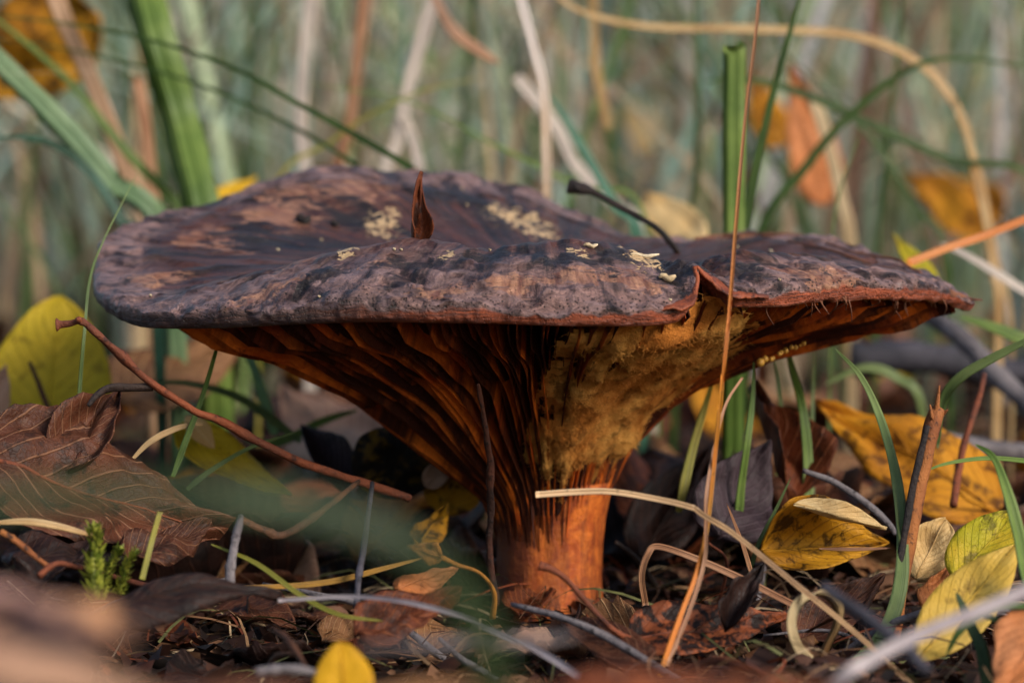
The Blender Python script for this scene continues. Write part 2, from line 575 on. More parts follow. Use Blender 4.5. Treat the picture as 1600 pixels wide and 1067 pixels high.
for s in svals:
    for i, th in enumerate(TH):
        r, z = cr_eval(rad_keys[i], s)
        p = AX + Vector((r * math.cos(th), r * math.sin(th), z))
        # wrinkles of the skin: oblique folds on the outer slope, lumps, dents
        x, y = p.x - AX.x, p.y
        topw = smooth(s, .12, .3) * (1 - smooth(s, .60, .70))
        fr = smooth(-y, 1.0, 3.5)
        ob = noise.noise((x * 1.7 + z * 2.2 + y * .6, (z * 1.2 - x * .28) * 1.6, y * .8 + 4.0))
        ob = (1 - abs(ob) * 2.2)
        lump = noise.noise((x * .55, y * .55, 2.2))
        fine = noise.noise((x * 3.3, y * 3.3, z * 3.3))
        rd = noise.noise((math.cos(th) * 9, math.sin(th) * 9, s * 2.5))
        ob2 = 1 - abs(noise.noise((x * 4.2 + z * 5 + y * 1.5, (z * 1.2 - x * .28) * 3.4, y * 2 + 9.0))) * 2.4
        rd2 = noise.noise((math.cos(th) * 26, math.sin(th) * 26, s * 7))
        fl = noise.noise((x * 1.5, y * 2.2, 11.0)); fl = smooth(fl, .02, .10)         # lifted flakes of skin
        dz = topw * ((.075 * ob + .035 * ob2) * fr * smooth(s, .28, .42) + .09 * lump + .03 * fine + .07 * rd * (1 - .5 * fr) + .03 * rd2 + .05 * fl)
        # black wrinkled hollow behind the notch
        nd = math.hypot(x - 2.15, (y + 3.3) * .8)
        if nd < 1.3:
            dz += topw * .16 * (1 - nd / 1.3) * (abs(noise.noise((x * 4.5, y * 4.5, 7.7))) * 2 - .4)
        edge = smooth(s, .42, .55) * (1 - smooth(s, .82, .9))
        dr = edge * (.045 * noise.noise((math.cos(th) * 17, math.sin(th) * 17, s * 3)) + .03 * noise.noise((math.cos(th) * 55, math.sin(th) * 55, s * 8)))
        # the right flank of the rim is torn and frayed
        rt = smooth(x, 3.6, 4.6) * edge
        dr -= rt * .12 * abs(noise.noise((math.cos(th) * 90, math.sin(th) * 90, 1.0)))
        p += Vector((dr * math.cos(th), dr * math.sin(th), dz + rt * .05 * noise.noise((x * 6, y * 6, 3))))
        CAPV.append(p); FIB.append((math.cos(th), math.sin(th), s)); SV.append(s)
CAPN = np.array([tuple(v) for v in CAPV])
ctr = len(CAPV)
CAPV.append(AX + Vector((0, 0, 5.75))); FIB.append((0, 0, 0)); SV.append(0)
F = []
for k in range(1, NR):
    for i in range(NA):
        a, b = (k - 1) * NA, k * NA
        j = (i + 1) % NA
        F.append((a + i, b + i, b + j, a + j))
for i in range(NA):
    F.append((ctr, i, (i + 1) % NA))

# marks with places of their own on the skin, found once from the photograph and kept as points on the cap
pxy = np.array([proj(v) for v in CAPN])
sarr = np.array(SV[:-1])
def cap_at(px, py, far=False, smax=.72):
    d2 = (pxy[:, 0] - px) ** 2 + (pxy[:, 1] - py) ** 2
    ok = np.where((sarr < smax) & (d2 < max(30.0, d2.min() * 1.5 + 1)))[0]
    if len(ok) == 0:
        ok = np.array([int(np.argmin(d2 + (sarr > smax) * 1e6))])
    i = ok[np.argmin(CAPN[ok, 1])]
    return Vector(CAPN[i])
def blobs(lst):
    m = np.zeros(len(CAPV))
    for (px, py, rx, ry) in lst:            # radii in cm: along x, in depth
        c = cap_at(px, py)
        d = ((CAPN[:, 0] - c.x) / rx) ** 2 + ((CAPN[:, 1] - c.y) / ry) ** 2 + ((CAPN[:, 2] - c.z) / .8) ** 2
        m[:-1] = np.maximum(m[:-1], np.exp(-d * .7))
    return m
pale = blobs([(600, 350, .28, .5), (615, 342, .2, .4), (790, 330, .35, .5), (820, 345, .45, .5), (845, 358, .35, .4), (540, 385, .15, .3), (1008, 399, .3, .3), (700, 395, .12, .15), (900, 392, .18, .2)])
tanm = blobs([(440, 340, .9, .9), (330, 370, .7, .8), (380, 395, .5, .4), (480, 300, 1.2, 1.0), (560, 290, .9, .9), (250, 435, .8, .4), (460, 405, .5, .3), (900, 425, 1.0, .35), (960, 430, .8, .4), (1000, 440, .5, .4), (800, 440, .9, .4), (600, 405, .35, .2), (420, 455, 1.2, .3),
              (1280, 430, .6, .5), (1320, 435, .4, .5), (1240, 415, .5, .3), (700, 450, .8, .3)])
darkm = blobs([(1060, 405, .7, .8), (1110, 395, .6, .7), (1040, 425, .5, .4), (980, 400, .4, .3), (420, 380, 1.0, .7), (380, 360, .8, .6), (560, 345, .6, .4), (480, 380, .7, .6), (650, 410, .8, .25), (520, 420, .6, .2), (700, 300, 1.2, .8), (900, 400, .8, .3), (1160, 420, .5, .5), (760, 400, .6, .2)])

def cap_mat():
    t = NT('cap_skin')
    v = t.cm(False)
    fib = t.attr('fib', True)
    s = t.attr('sv')
    fb = t.vmath('MULTIPLY', fib, (1, 1, .35))
    f1 = t.noise(fb, 14, 6, .62, .6)                     # streaks running out to the rim
    f2 = t.noise(fb, 46, 5, .65, .3)
    n1 = t.noise(v, .55, 5, .6, .5)
    n2 = t.noise(v, 2.4, 6, .66, .8)
    n3 = t.noise(v, 11, 4, .7)
    sx = t.vmath('MULTIPLY', v, (1.0, 1.6, 4.0))
    n4 = t.noise(sx, 1.3, 7, .7, 1.2)                    # ragged flakes drawn out sideways
    warp = t.math('ADD', t.math('MULTIPLY', t.math('SUBTRACT', n4, .5), 2.6), t.math('MULTIPLY', t.math('SUBTRACT', f1, .5), .9))
    warp = t.math('ADD', warp, t.math('MULTIPLY', t.math('SUBTRACT', n3, .5), .5))
    outer = t.ramp(t.math('ADD', s, t.math('MULTIPLY', t.math('SUBTRACT', n1, .5), .16)), .28, .42)
    col = t.mix(t.ramp(f1, .35, .65), rgb('1a0c09'), rgb('522c20'))
    lil = t.mix(t.ramp(n2, .40, .60), rgb('2e1813'), rgb('98746a'))  # lilac-brown outer skin with sky highlights painted into its colour
    lil = t.mix(t.ramp(n4, .40, .62), lil, rgb('826866'))
    col = t.mix(t.math('MULTIPLY', outer, t.ramp(t.math('ADD', f1, t.math('MULTIPLY', n2, .4)), .50, .78)), col, lil)
    # reddish-tan stripped places
    tm = t.ramp(t.math('ADD', t.math('SUBTRACT', t.attr('tanm'), .70), warp), -.02, .22)
    col = t.mix(t.math('MULTIPLY', tm, .85), col, t.mix(t.ramp(f2, .35, .65), rgb('6a3c2c'), rgb('aa7a5c')))
    # black decayed places
    dm = t.ramp(t.math('ADD', t.math('SUBTRACT', t.attr('darkm'), .50), t.math('SUBTRACT', 0.0, warp)), -.05, .30)
    dm2 = t.ramp(n2, .55, .64)
    col = t.mix(t.math('MULTIPLY', t.math('MAXIMUM', dm, t.math('MULTIPLY', dm2, .55)), .88), col, rgb('140b0a'))
    # pale gnawed flesh
    sl = t.noise(t.vmath('MULTIPLY', v, (3.6, 3.0, 6.0)), 1.6, 4, .6, 1.0)
    pm = t.ramp(t.math('ADD', t.math('SUBTRACT', t.attr('pale'), .62), t.math('MULTIPLY', t.math('SUBTRACT', sl, .5), 3.4)), .0, .10)
    pm = t.math('MULTIPLY', pm, t.ramp(t.attr('pale'), .12, .3))
    col = t.mix(pm, col, t.mix(n3, rgb('d8b98a'), rgb('a27c54')))
    # fine black specks, denser towards the rim
    vo = t.n('TexVoronoi'); t.l(v, vo.inputs['Vector']); vo.inputs['Scale'].default_value = 14
    spk = t.ramp(t.math('ADD', vo.outputs['Distance'], t.math('MULTIPLY', t.math('SUBTRACT', 1.0, t.ramp(s, .34, .52)), .25)), .30, .17)
    col = t.mix(t.math('MULTIPLY', spk, .85), col, rgb('0d0808'))
    # orange torn flesh of the rim
    rim = t.ramp(t.math('ADD', s, t.math('MULTIPLY', t.math('SUBTRACT', n2, .5), .05)), .618, .650)
    lon = t.noise(t.vmath('MULTIPLY', fib, (1.0, 1.0, 30)), 6, 6, .7, .5)
    left = t.n('SeparateXYZ'); t.l(v, left.inputs[0])
    redc = t.mix(t.ramp(lon, .36, .64), rgb('3d1a10'), rgb('a8502a'))
    rim = t.math('MULTIPLY', rim, t.ramp(left.outputs[1], 1.5, -1.0))
    redc = t.mix(t.ramp(left.outputs[0], -4.0, -1.5), t.mix(t.ramp(lon, .4, .7), rgb('2a1a17'), rgb('6a4334')), redc)
    col = t.mix(rim, col, redc)
    h = t.math('ADD', t.math('MULTIPLY', f1, .55), t.math('ADD', t.math('MULTIPLY', n4, .9), t.math('ADD', t.math('MULTIPLY', n3, .22), t.math('MULTIPLY', f2, .10))))
    h = t.math('SUBTRACT', h, t.math('MULTIPLY', pm, .25))
    h = t.math('SUBTRACT', h, t.math('MULTIPLY', spk, .3))
    t.bump(h, .8, .2)
    rough = t.math('ADD', .2, t.math('MULTIPLY', n2, .5))
    t.p.inputs['Coat Weight'].default_value = .10
    t.p.inputs['Coat Roughness'].default_value = .28
    return t.finish(col, rough, .42)
capm = cap_mat()
cap = mk('cap', CAPV, F, capm, mush, attrs={'fib': np.array(FIB), 'sv': np.array(SV), 'pale': pale, 'tanm': tanm, 'darkm': darkm})

# --- flesh above the gills
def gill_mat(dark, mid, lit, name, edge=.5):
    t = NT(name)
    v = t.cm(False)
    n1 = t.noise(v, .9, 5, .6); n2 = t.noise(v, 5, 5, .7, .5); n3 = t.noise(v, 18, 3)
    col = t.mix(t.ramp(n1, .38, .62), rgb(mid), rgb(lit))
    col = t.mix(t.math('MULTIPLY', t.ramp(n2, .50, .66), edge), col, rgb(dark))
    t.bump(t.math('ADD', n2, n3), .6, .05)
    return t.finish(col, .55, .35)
fleshm = gill_mat('140704', '2a0f07', '3e180a', 'flesh', .7)  # near-black, so the shade between the gills lies in the flesh colour
def gill_sheet_mat():
    t = NT('gills')
    v = t.cm(False); fib = t.attr('fib', True)
    n1 = t.noise(v, .9, 5, .6); n2 = t.noise(v, 5, 5, .7, .5)
    st = t.noise(fib, 5.5, 6, .68, .3)
    col = t.mix(t.ramp(n1, .36, .64), rgb('a8420e'), rgb('da6c1c'))
    col = t.mix(t.math('MULTIPLY', t.ramp(st, .42, .56), .93), col, rgb('200904'))  # dark streaks along the gills, painted as the shade of the gaps
    col = t.mix(t.math('MULTIPLY', t.ramp(n2, .58, .68), .4), col, rgb('2a0d05'))
    rnd = t.n('ObjectInfo').outputs['Random']
    col = t.mix(t.math('MULTIPLY', t.ramp(rnd, .35, .9), .8), col, rgb('2a0c05'))
    t.bump(n2, .8, .06)
    return t.finish(col, .7, .2)
gillm = gill_sheet_mat()
NT_, NTH = 26, 240
V, F = [], []
for j in range(NT_ + 1):
    for i in range(NTH):
        V.append(flesh(j / NT_, -math.pi + 2 * math.pi * i / NTH))
        if j:
            a, b = (j - 1) * NTH, j * NTH
            k = (i + 1) % NTH
            F.append((a + i, a + k, b + k, b + i))
mk('cap_flesh', V, F, fleshm, mush)

# --- gills, each a sheet of its own
NG = 228
for g in range(NG):
    th0 = -math.pi + 2 * math.pi * (g + random.uniform(-.28, .28)) / NG
    short = g % 3 == 1
    t0 = random.uniform(.30, .5) if short else random.uniform(0, .03)
    t1 = random.uniform(.955, 1.0)
    ns = 11 if short else 17
    V, F, FB = [], [], []
    ph, am = random.uniform(0, 6.28), random.uniform(.002, .010)
    dep = random.choice((1.0, 1.04, .94, .8, .62))
    if not short:                                    # the long gills run a little way down the stem
        zz = ST_Z - random.uniform(.12, .6)
        q0 = AX + Vector((.90 * math.cos(th0), .90 * math.sin(th0), zz)); tv = Vector((-math.sin(th0), math.cos(th0), 0)) * .009
        V += [q0 - tv, q0 - tv * .8, q0 + tv * .8, q0 + tv]; FB += [(math.cos(th0) * 6, math.sin(th0) * 6, 0)] * 4
    off = 0 if short else 1
    for k in range(ns + 1):
        f = k / ns
        t = t0 + (t1 - t0) * f
        th = th0 + am * math.sin(ph + t * 9) * (1 - t * .4) + .03 * noise.noise((th0 * 2.5, t * 3, 1)) + .006 * noise.noise((th0 * 20, t * 5, 1))
        rr = max(.9, (interp_ring(undR, th) - .16 - ST_R) * t + ST_R)
        e = gill_edge(t, th); fl = flesh(t, th)
        # nicks and collapsed stretches along the edge
        q = dep * (1 - .25 * max(0, noise.noise((th0 * 31, t * 5, 5.5)) - .1) * 2) * (smooth(f, 0, .18) if short else 1)
        tip = fl.lerp(e, max(.05, q))
        tv = Vector((-math.sin(th), math.cos(th), 0))
        lean = tv * (.03 * noise.noise((th0 * 9, t * 4, 2.0)))
        wt = .010 * min(1, rr / 3.0) + .006
        fl = fl + (fl - e).normalized() * .06
        FB += [(math.cos(th) * 6, math.sin(th) * 6, t * .35)] * 4
        V += [fl - tv * wt, tip + lean - tv * wt * .55, tip + lean + tv * wt * .55, fl + tv * wt]
        if k + off:
            a, b = (k + off - 1) * 4, (k + off) * 4
            for c in range(3):
                F.append((a + c, a + c + 1, b + c + 1, b + c))
    n_ = (ns + off) * 4
    F += [(0, 1, 2, 3), (n_ + 3, n_ + 2, n_ + 1, n_)]
    mk('gill', V, F, gillm, mush, attrs={'fib': np.array(FB)})

# --- stem
def stem_mat():
    t = NT('stem')
    v = t.cm(False)
    st = t.vmath('MULTIPLY', v, (3.2, 3.2, .45))
    n1 = t.noise(st, 1.2, 6, .65, .4); n2 = t.noise(v, 3.5, 6, .7, .4); n3 = t.noise(v, 13, 4, .7)
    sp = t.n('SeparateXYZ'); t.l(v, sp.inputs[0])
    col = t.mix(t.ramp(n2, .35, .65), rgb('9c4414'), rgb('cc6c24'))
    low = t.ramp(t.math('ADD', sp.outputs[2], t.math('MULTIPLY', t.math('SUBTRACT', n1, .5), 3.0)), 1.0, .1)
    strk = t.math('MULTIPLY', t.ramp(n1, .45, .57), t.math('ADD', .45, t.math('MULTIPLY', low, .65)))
    lf = t.ramp(t.math('ADD', sp.outputs[0], t.math('MULTIPLY', t.math('SUBTRACT', n1, .5), .9)), -.05, -.55)  # left side darker: dark flesh, with the shaded side painted in too
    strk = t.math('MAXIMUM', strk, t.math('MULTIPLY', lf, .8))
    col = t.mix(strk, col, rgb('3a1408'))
    col = t.mix(t.math('MULTIPLY', t.ramp(n3, .63, .72), .6), col, rgb('2a0e06'))
    t.bump(t.math('ADD', n1, t.math('MULTIPLY', n3, .6)), .6, .08)
    return t.finish(col, .6, .35, .08)
V, F = [], []
NS, NZ = 72, 30
for j in range(NZ + 1):
    f = j / NZ
    z = -.7 + (ST_Z + .55 + .7) * f
    for i in range(NS):
        th = 2 * math.pi * i / NS
        r = np.interp(z, [-.7, 0, .6, 1.2, 1.7, 2.0, 2.3, 2.7], [1.06, .99, .93, .92, .96, 1.02, 1.08, 1.1])
        r *= 1 + .05 * noise.noise((math.cos(th) * 1.3, math.sin(th) * 1.3, z * .5)) + .018 * noise.noise((math.cos(th) * 6, math.sin(th) * 6, z * 1.0))
        V.append(AX + Vector((r * math.cos(th) + .05 * math.sin(z * .9), r * math.sin(th), z)))
        if j:
            a, b = (j - 1) * NS, j * NS
            k = (i + 1) % NS
            F.append((a + i, a + k, b + k, b + i))
F.append(tuple(range(NZ * NS, NZ * NS + NS)))
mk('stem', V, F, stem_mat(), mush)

# --- mould spreading over the gills, from the notch in the rim down to the stem
GT, GTH = 60, 150
gth = np.linspace(math.radians(-160), math.radians(10), GTH)
grid = [[gill_edge(a / GT, b) for b in gth] for a in range(GT + 1)]
gp = np.array([[proj(v) for v in row] for row in grid])
def on_gills(px, py):
    d2 = (gp[..., 0] - px) ** 2 + (gp[..., 1] - py) ** 2
    a, b = np.unravel_index(np.argmin(d2), d2.shape)
    return a / GT, gth[b]
poly_px = [(920, 520), (960, 505), (1040, 505), (1085, 470), (1120, 475), (1155, 505), (1150, 540), (1110, 575), (1070, 610), (1020, 660), (985, 705), (955, 752), (900, 757), (850, 752), (832, 735), (838, 690), (850, 650), (868, 615), (895, 580), (915, 550)]
poly = [on_gills(*p) for p in poly_px]
def sdist(t, th):
    """signed distance (param space, radians scaled by radius) to the outline, positive inside"""
    best, ins = 9.0, False
    n_ = len(poly)
    for i in range(n_):
        (t1, a1), (t2, a2) = poly[i], poly[(i + 1) % n_]
        sc = 3.0
        x, y = th, t * sc
        x1, y1, x2, y2 = a1, t1 * sc, a2, t2 * sc
        dx, dy = x2 - x1, y2 - y1
        k = max(0, min(1, ((x - x1) * dx + (y - y1) * dy) / (dx * dx + dy * dy + 1e-9)))
        best = min(best, math.hypot(x - x1 - k * dx, y - y1 - k * dy))
        if (y1 > y) != (y2 > y) and x < (x2 - x1) * (y - y1) / (y2 - y1) + x1:
            ins = not ins
    return best if ins else -best
ts = np.linspace(0, 1.0, 90); ths = np.linspace(math.radians(-150), math.radians(-15), 150)
V, keep, MF = [], [], []
for t in ts:
    for th in ths:
        p = gill_edge(t, th)
        e = .01
        nrm = (gill_edge(min(1, t + e), th) - gill_edge(max(0, t - e), th)).cross(gill_edge(t, th + e) - gill_edge(t, th - e))
        nrm.normalize()
        if nrm.z > 0: nrm = -nrm
        sd_ = sdist(t, th)
        rr = interp_ring(undR, th) * t + .8
        lump = noise.noise(p * 1.4) * .10 + noise.noise(p * 3.4 + Vector((3, 1, 7))) * .06 + noise.noise(p * 9) * .030 + noise.noise(p * 20) * .014
        rag = .10 * noise.noise((th * 9, t * 4, 4)) + .07 * noise.noise((th * 30, t * 8, 14)) + .03 * noise.noise((th * 80, t * 30, 2))
        thick = .21 * smooth(sd_ + rag * 1.6, -.03, .24) - .12 + lump
        V.append(p + nrm * thick)
        keep.append(sd_ > -.10 and thick > -.16)
        MF.append(sd_)
F = []
w_ = len(ths)
for j in range(1, len(ts)):
    for i in range(1, w_):
        q = (( j - 1) * w_ + i - 1, (j - 1) * w_ + i, j * w_ + i, j * w_ + i - 1)
        if all(keep[k] for k in q): F.append(q)
used = sorted({k for q in F for k in q}); ix = {k: i for i, k in enumerate(used)}
MV = [V[k] for k in used]
def mould_mat():
    t = NT('mould')
    v = t.cm(False)
    n1 = t.noise(v, .75, 4, .6, .6); n2 = t.noise(v, 2.6, 7, .72, .5); n3 = t.noise(v, 12, 5, .75); n4 = t.noise(v, 40, 2, .7)
    col = t.mix(t.ramp(n1, .36, .62), rgb('cc7e36'), rgb('f2b05a'))
    col = t.mix(t.math('MULTIPLY', t.ramp(n2, .53, .64), .68), col, rgb('643818'))
    col = t.mix(t.math('MULTIPLY', t.ramp(n3, .58, .68), .4), col, rgb('3a2010'))
    t.bump(t.math('ADD', n2, t.math('ADD', t.math('MULTIPLY', n3, .8), t.math('MULTIPLY', n4, .5))), .9, .12)
    return t.finish(col, .95, .1, .1)
mouldm = mould_mat()
mould = mk('mould_patch', MV, [tuple(ix[k] for k in q) for q in F], mouldm, mush)
# its down: fine threads standing off the patch
V, F = [], []
for _ in range(9000):
    b = Vector(random.choice(MV))
    d = Vector((random.uniform(-1, 1), random.uniform(-1.2, .2), random.uniform(-1, .6))).normalized()
    L = random.uniform(.04, .13); q = d.orthogonal().normalized() * .0035
    b = b + Vector((random.uniform(-.04, .04), 0, random.uniform(-.04, .04)))
    k = len(V)
    d2 = (d + Vector((random.uniform(-.8, .8), random.uniform(-.5, .2), random.uniform(-.8, .5)))).normalized()
    V += [b - d * .03 - q, b - d * .03 + q, b + d * L * .5 + q * .8, b + d * L * .5 - q * .8, b + d * L * .5 + d2 * L * .5]
    F += [(k, k + 1, k + 2, k + 3), (k + 3, k + 2, k + 4)]
fz = mk('mould_fuzz', V, F, mouldm, mould)
fz['kind'] = 'stuff'

# --- torn bits along the right flank of the cap
straw_red = bark_mat('5a3626', '7a4c34', '2a1712')
for keys, r in [([(1085, 376, 54.6), (1130, 370, 54.6), (1200, 367, 54), (1290, 372, 54), (1325, 384, 53.6)], .05), ([(1150, 370, 54), (1240, 371, 54.2), (1320, 382, 53.4), (1350, 395, 52.6)], .035),
                ([(1290, 380, 53), (1350, 398, 52), (1400, 405, 51.4), (1420, 418, 51), (1437, 424, 50.8), (1440, 430, 50.8)], .028), ([(1320, 390, 52.6), (1335, 402, 52), (1345, 418, 51.6), (1360, 420, 51.4), (1372, 408, 51.3)], .022),
                ([(1230, 378, 53), (1300, 392, 52), (1380, 420, 51), (1450, 442, 50.2)], .03)]:
    twig('peeling_strip', keys, (r, r * 1.1, r * .5), straw_red, cap, rough=.5, flat=.45)
for k in range(26):                                    # frayed threads hanging over the gills
    px = random.uniform(1180, 1480); py = np.interp(px, [1150, 1300, 1480], [470, 462, 462]); d = np.interp(px, [1150, 1300, 1480], [45.4, 46.6, 48.7])
    h = random.uniform(12, 42)
    twig('torn_thread', [(px, py, d), (px + random.uniform(-10, 10), py + h * .5, d + .05), (px + random.uniform(-14, 14), py + h, d + .25)], (.022, .012, .006), straw_red, cap, n=4, sides=5)
twig('rim_tip', [(1480, 458, 48.8), (1510, 466, 49.2), (1535, 469, 49.4)], (.09, .05, .01), straw_red, cap, n=4)
# flaps of skin turned up on both sides of the notch
def flap(keys_a, keys_b, mat):
    A, B = path(keys_a, 6), path(keys_b, 6)
    V, F = [], []
    for i, (a, b) in enumerate(zip(A, B)):
        for k in range(5):
            f = k / 4
            q_ = a.lerp(b, f); V.append(q_ + Vector((.03 * noise.noise(q_ * 7), -.05 * math.sin(math.pi * f), .05 * noise.noise(q_ * 6 + Vector((4, 4, 4))))))
        if i:
            for k in range(4):
                q = (i - 1) * 5 + k
                F.append((q, q + 1, q + 6, q + 5))
    o = mk('rim_flap', V, F, mat, cap)
    s = o.modifiers.new('thickness', 'SOLIDIFY'); s.thickness = .05 * U; s.offset = 0
redflesh = gill_mat('1c0a06', '4a1f10', '8a4424', 'rim_flesh', .8)
flap([(1030, 484, 44.4), (1070, 483, 44.4), (1086, 466, 44.7), (1090, 440, 45.0), (1086, 416, 45.2)], [(1030, 482, 44.45), (1062, 470, 44.8), (1074, 458, 45.1), (1080, 440, 45.4), (1083, 420, 45.5)], redflesh)
flap([(1088, 417, 45.25), (1104, 434, 45.2), (1124, 452, 45.1), (1150, 466, 45.1), (1200, 465, 45.5)], [(1094, 421, 45.6), (1112, 431, 45.6), (1132, 445, 45.5), (1156, 456, 45.5), (1200, 463, 45.55)], redflesh)
# pale yellow drops in a row under the right flank
eggm = NT('yellow_drop'); eggm = eggm.finish(rgb('d9a348'), .35, .5, .2)
for k in range(11):
    f = k / 10
    c = P(1190 + 66 * f + random.uniform(-2, 2), 566 - 30 * f + random.uniform(-3, 3), 48.4 + f * .5)
    r = random.uniform(.03, .062) * (1.2 - .5 * f)
    V, Fc, _ = tube_geo([c + Vector((0, 0, -r)), c + Vector((0, 0, -r * .6)), c, c + Vector((0, 0, r * .6)), c + Vector((0, 0, r))], [r * .3, r * .8, r, r * .8, r * .3], 8, .2, k)
    mk('yellow_drop', V, Fc, eggm, mush)

# --- small things lying on the cap
crumbm = bark_mat('d9c8a8', 'b59d78', '8a7050')
dirtm = bark_mat('15100e', '241a16', '0a0706')
def crumb(name, px, py, w, h, mat, label, cat, group=None, lift=.5):
    c = cap_at(px, py)
    r = w * .5
    pts = [c + Vector((-r + 2 * r * k / 6, -.02 + .02 * math.sin(k), h * lift + h * .3 * math.sin(k * 1.3))) for k in range(7)]
    V, F, UV = tube_geo(pts, [h * .25, h * .45, h * .55, h * .5, h * .55, h * .4, h * .2], 8, .6, px)
    return tag(mk(name, V, F, mat, None, c), label, cat, group)
crumb('husk_scrap', 1043, 433, .26, .1, crumbm, 'pale ragged husk scrap lying in the black hollow beside the notch of the cap', 'husk')
crumb('husk_scrap', 1010, 400, .5, .06, crumbm, 'wide cream scrap of torn flesh on the cap next to the dark bent twig', 'husk')
crumb('husk_scrap', 925, 383, .22, .06, crumbm, 'thin curled tan flake on the near crest of the cap', 'husk')
crumb('dirt_lump', 478, 347, .24, .17, dirtm, 'black lump of soil on the purple brown cap, the larger of two', 'soil lump', None, .3)
crumb('dirt_lump', 527, 352, .13, .1, dirtm, 'small black grain of soil on the purple brown cap', 'soil lump', None, .3)
for (px, py) in [(440, 391), (505, 372), (724, 291), (728, 318), (625, 386), (762, 387), (237, 459), (498, 459), (1220, 433), (1050, 465), (1075, 468), (620, 389), (1205, 388), (1150, 382)]:
    crumb('pale_speck', px, py, .035, .032, crumbm, 'tiny whitish speck stuck to the mushroom cap', 'speck', 'whitish specks on the cap', .3)

# ------------------------------------------------------------------ leaf and grass colours
L_YEL = leaf_mat('c79a1c', 'd8b02a', '6a4a12', 'b88a1c', .12, .30)
L_YEL2 = leaf_mat('c6ae26', 'd2b42e', '5a4212', 'a89024', .24, .35)
L_YSPOT = leaf_mat('c48c1e', 'aa7016', '2a1708', '94641a', .55, .25)
L_BLKY = leaf_mat('4a330c', '8a6a10', '120b05', '3a280a', .95, .1)
L_YBR = leaf_mat('c98a1e', 'b8761a', '4a240c', 'a06414', .5, .25)
L_YGRN = leaf_mat('a8a01e', 'c7a42a', '2a1d08', '8a8a1c', .35, .3)
L_CREAM = leaf_mat('d8bd8a', 'c9a46a', '8a6434', 'b8935a', .15, .25)
L_PEACH = leaf_mat('cf8a5a', 'b8703c', '5a2c18', 'a8603a', .3, .25)
L_TAN = leaf_mat('7e5636', '5e3c24', '3a2214', 'b08a60', .35, .15)
L_RUST = leaf_mat('6a3218', '4a2210', '24100a', '9a5a34', .45, .15)
L_RUST2 = leaf_mat('94502c', '6a3218', '1c0d08', '7a3c20', .7, .15, spotscale=4)
L_DARK = leaf_mat('2c1812', '1c0f0b', '120a08', '4a2c20', .5, .08)
L_BROWN = leaf_mat('58301e', '3c1f13', '1c100c', '8a6248', .4, .12)
L_PURP = leaf_mat('3a2c30', '2a1e22', '140e10', '5a4a50', .3, .08)
L_PINK = leaf_mat('b08a70', '96705a', '6a4434', 'c09a80', .2, .2)
L_OCHRE = leaf_mat('a8702c', '8a5420', '4a2810', 'b8843c', .3, .2)
G_GREEN = grass_mat('54702c', '7c9244', trans=.35)
G_GREEN2 = grass_mat('56693a', '7c8c54', trans=.3)
G_DARK = grass_mat('2c4218', '48602a', trans=.3)
G_OLIVE = grass_mat('8a8a34', 'a89a48', trans=.3)
G_STRAW = grass_mat('a8804e', 'c9a878', trans=.25, dirt=.6, stripes=4)
G_PALE = grass_mat('b8aaa0', 'd0c2b4', trans=.25, dirt=.3, stripes=4)
G_LAV = grass_mat('8c8084', 'b4a8a8', trans=.1, dirt=.3, stripes=3)
G_ORANGE = grass_mat('b07a1e', 'd87c20', 'c49070', trans=.2, dirt=.5, stripes=3)
G_TAN = grass_mat('9a6a4a', 'b88a68', trans=.25, dirt=.4, stripes=4)
T_BROWN = bark_mat('3a2114', '55321c', '1a0f0a')
T_RED = bark_mat('5c2e1a', '783c20', '34180e')
T_DARK = bark_mat('1a1210', '2a1c16', '0c0808')
T_GREY = bark_mat('554e50', '746c6c', '2c2626')
T_BLUE = bark_mat('2c2a30', '444048', '161416')
T_RUST = bark_mat('7a4420', '9a5e2c', '2a160c')

def w(px, d): return px * d / FPX
def gp_(x, y): return Vector((x, y, gz(x, y)))
def pxg(px, d):
    """point on the ground at photo column px and distance d"""
    x = (px - 800) / FPX * d * 1.0
    y = d - CAM_D
    return Vector((x, y, gz(x, y)))

# ------------------------------------------------------------------ things lying on or leaning against the mushroom
o = leafp('curled_leaf', (645, 390, 47.2), (659, 268, 47.5), 48, leaf_mat('7a3c1c', '5a2a14', '1c0c06', '8a4a24', .5, .15), kind='spike', up=(.35, -1, .1), fold=.9, curl=.8, ripple=.22, serr=.10, twist=.9, arch=.12, rib=False)
tag(o, 'small pointed dry leaf, rust brown and folded, standing upright on top of the cap', 'leaf')
te = cap_at(1056, 389); td = te.y + CAM_D
o = twig('bent_twig', [(888, 292, td + .6), (925, 300, td + .5), (975, 328, td + .3), (1020, 352, td), (1046, 376, td - .1), (1060, 394, td)], (.085, .06, .055, .06, .05), T_DARK, nodes=[(0.02, .06, .6), (.14, .05, .5)])
twig('bud', [(905, 298, td + .5), (897, 290, td + .5), (893, 287, td + .5)], (.07, .06, .02), T_DARK, o, n=3)
tag(o, 'short black bent twig with a knobbed end poking up from the cap', 'twig')

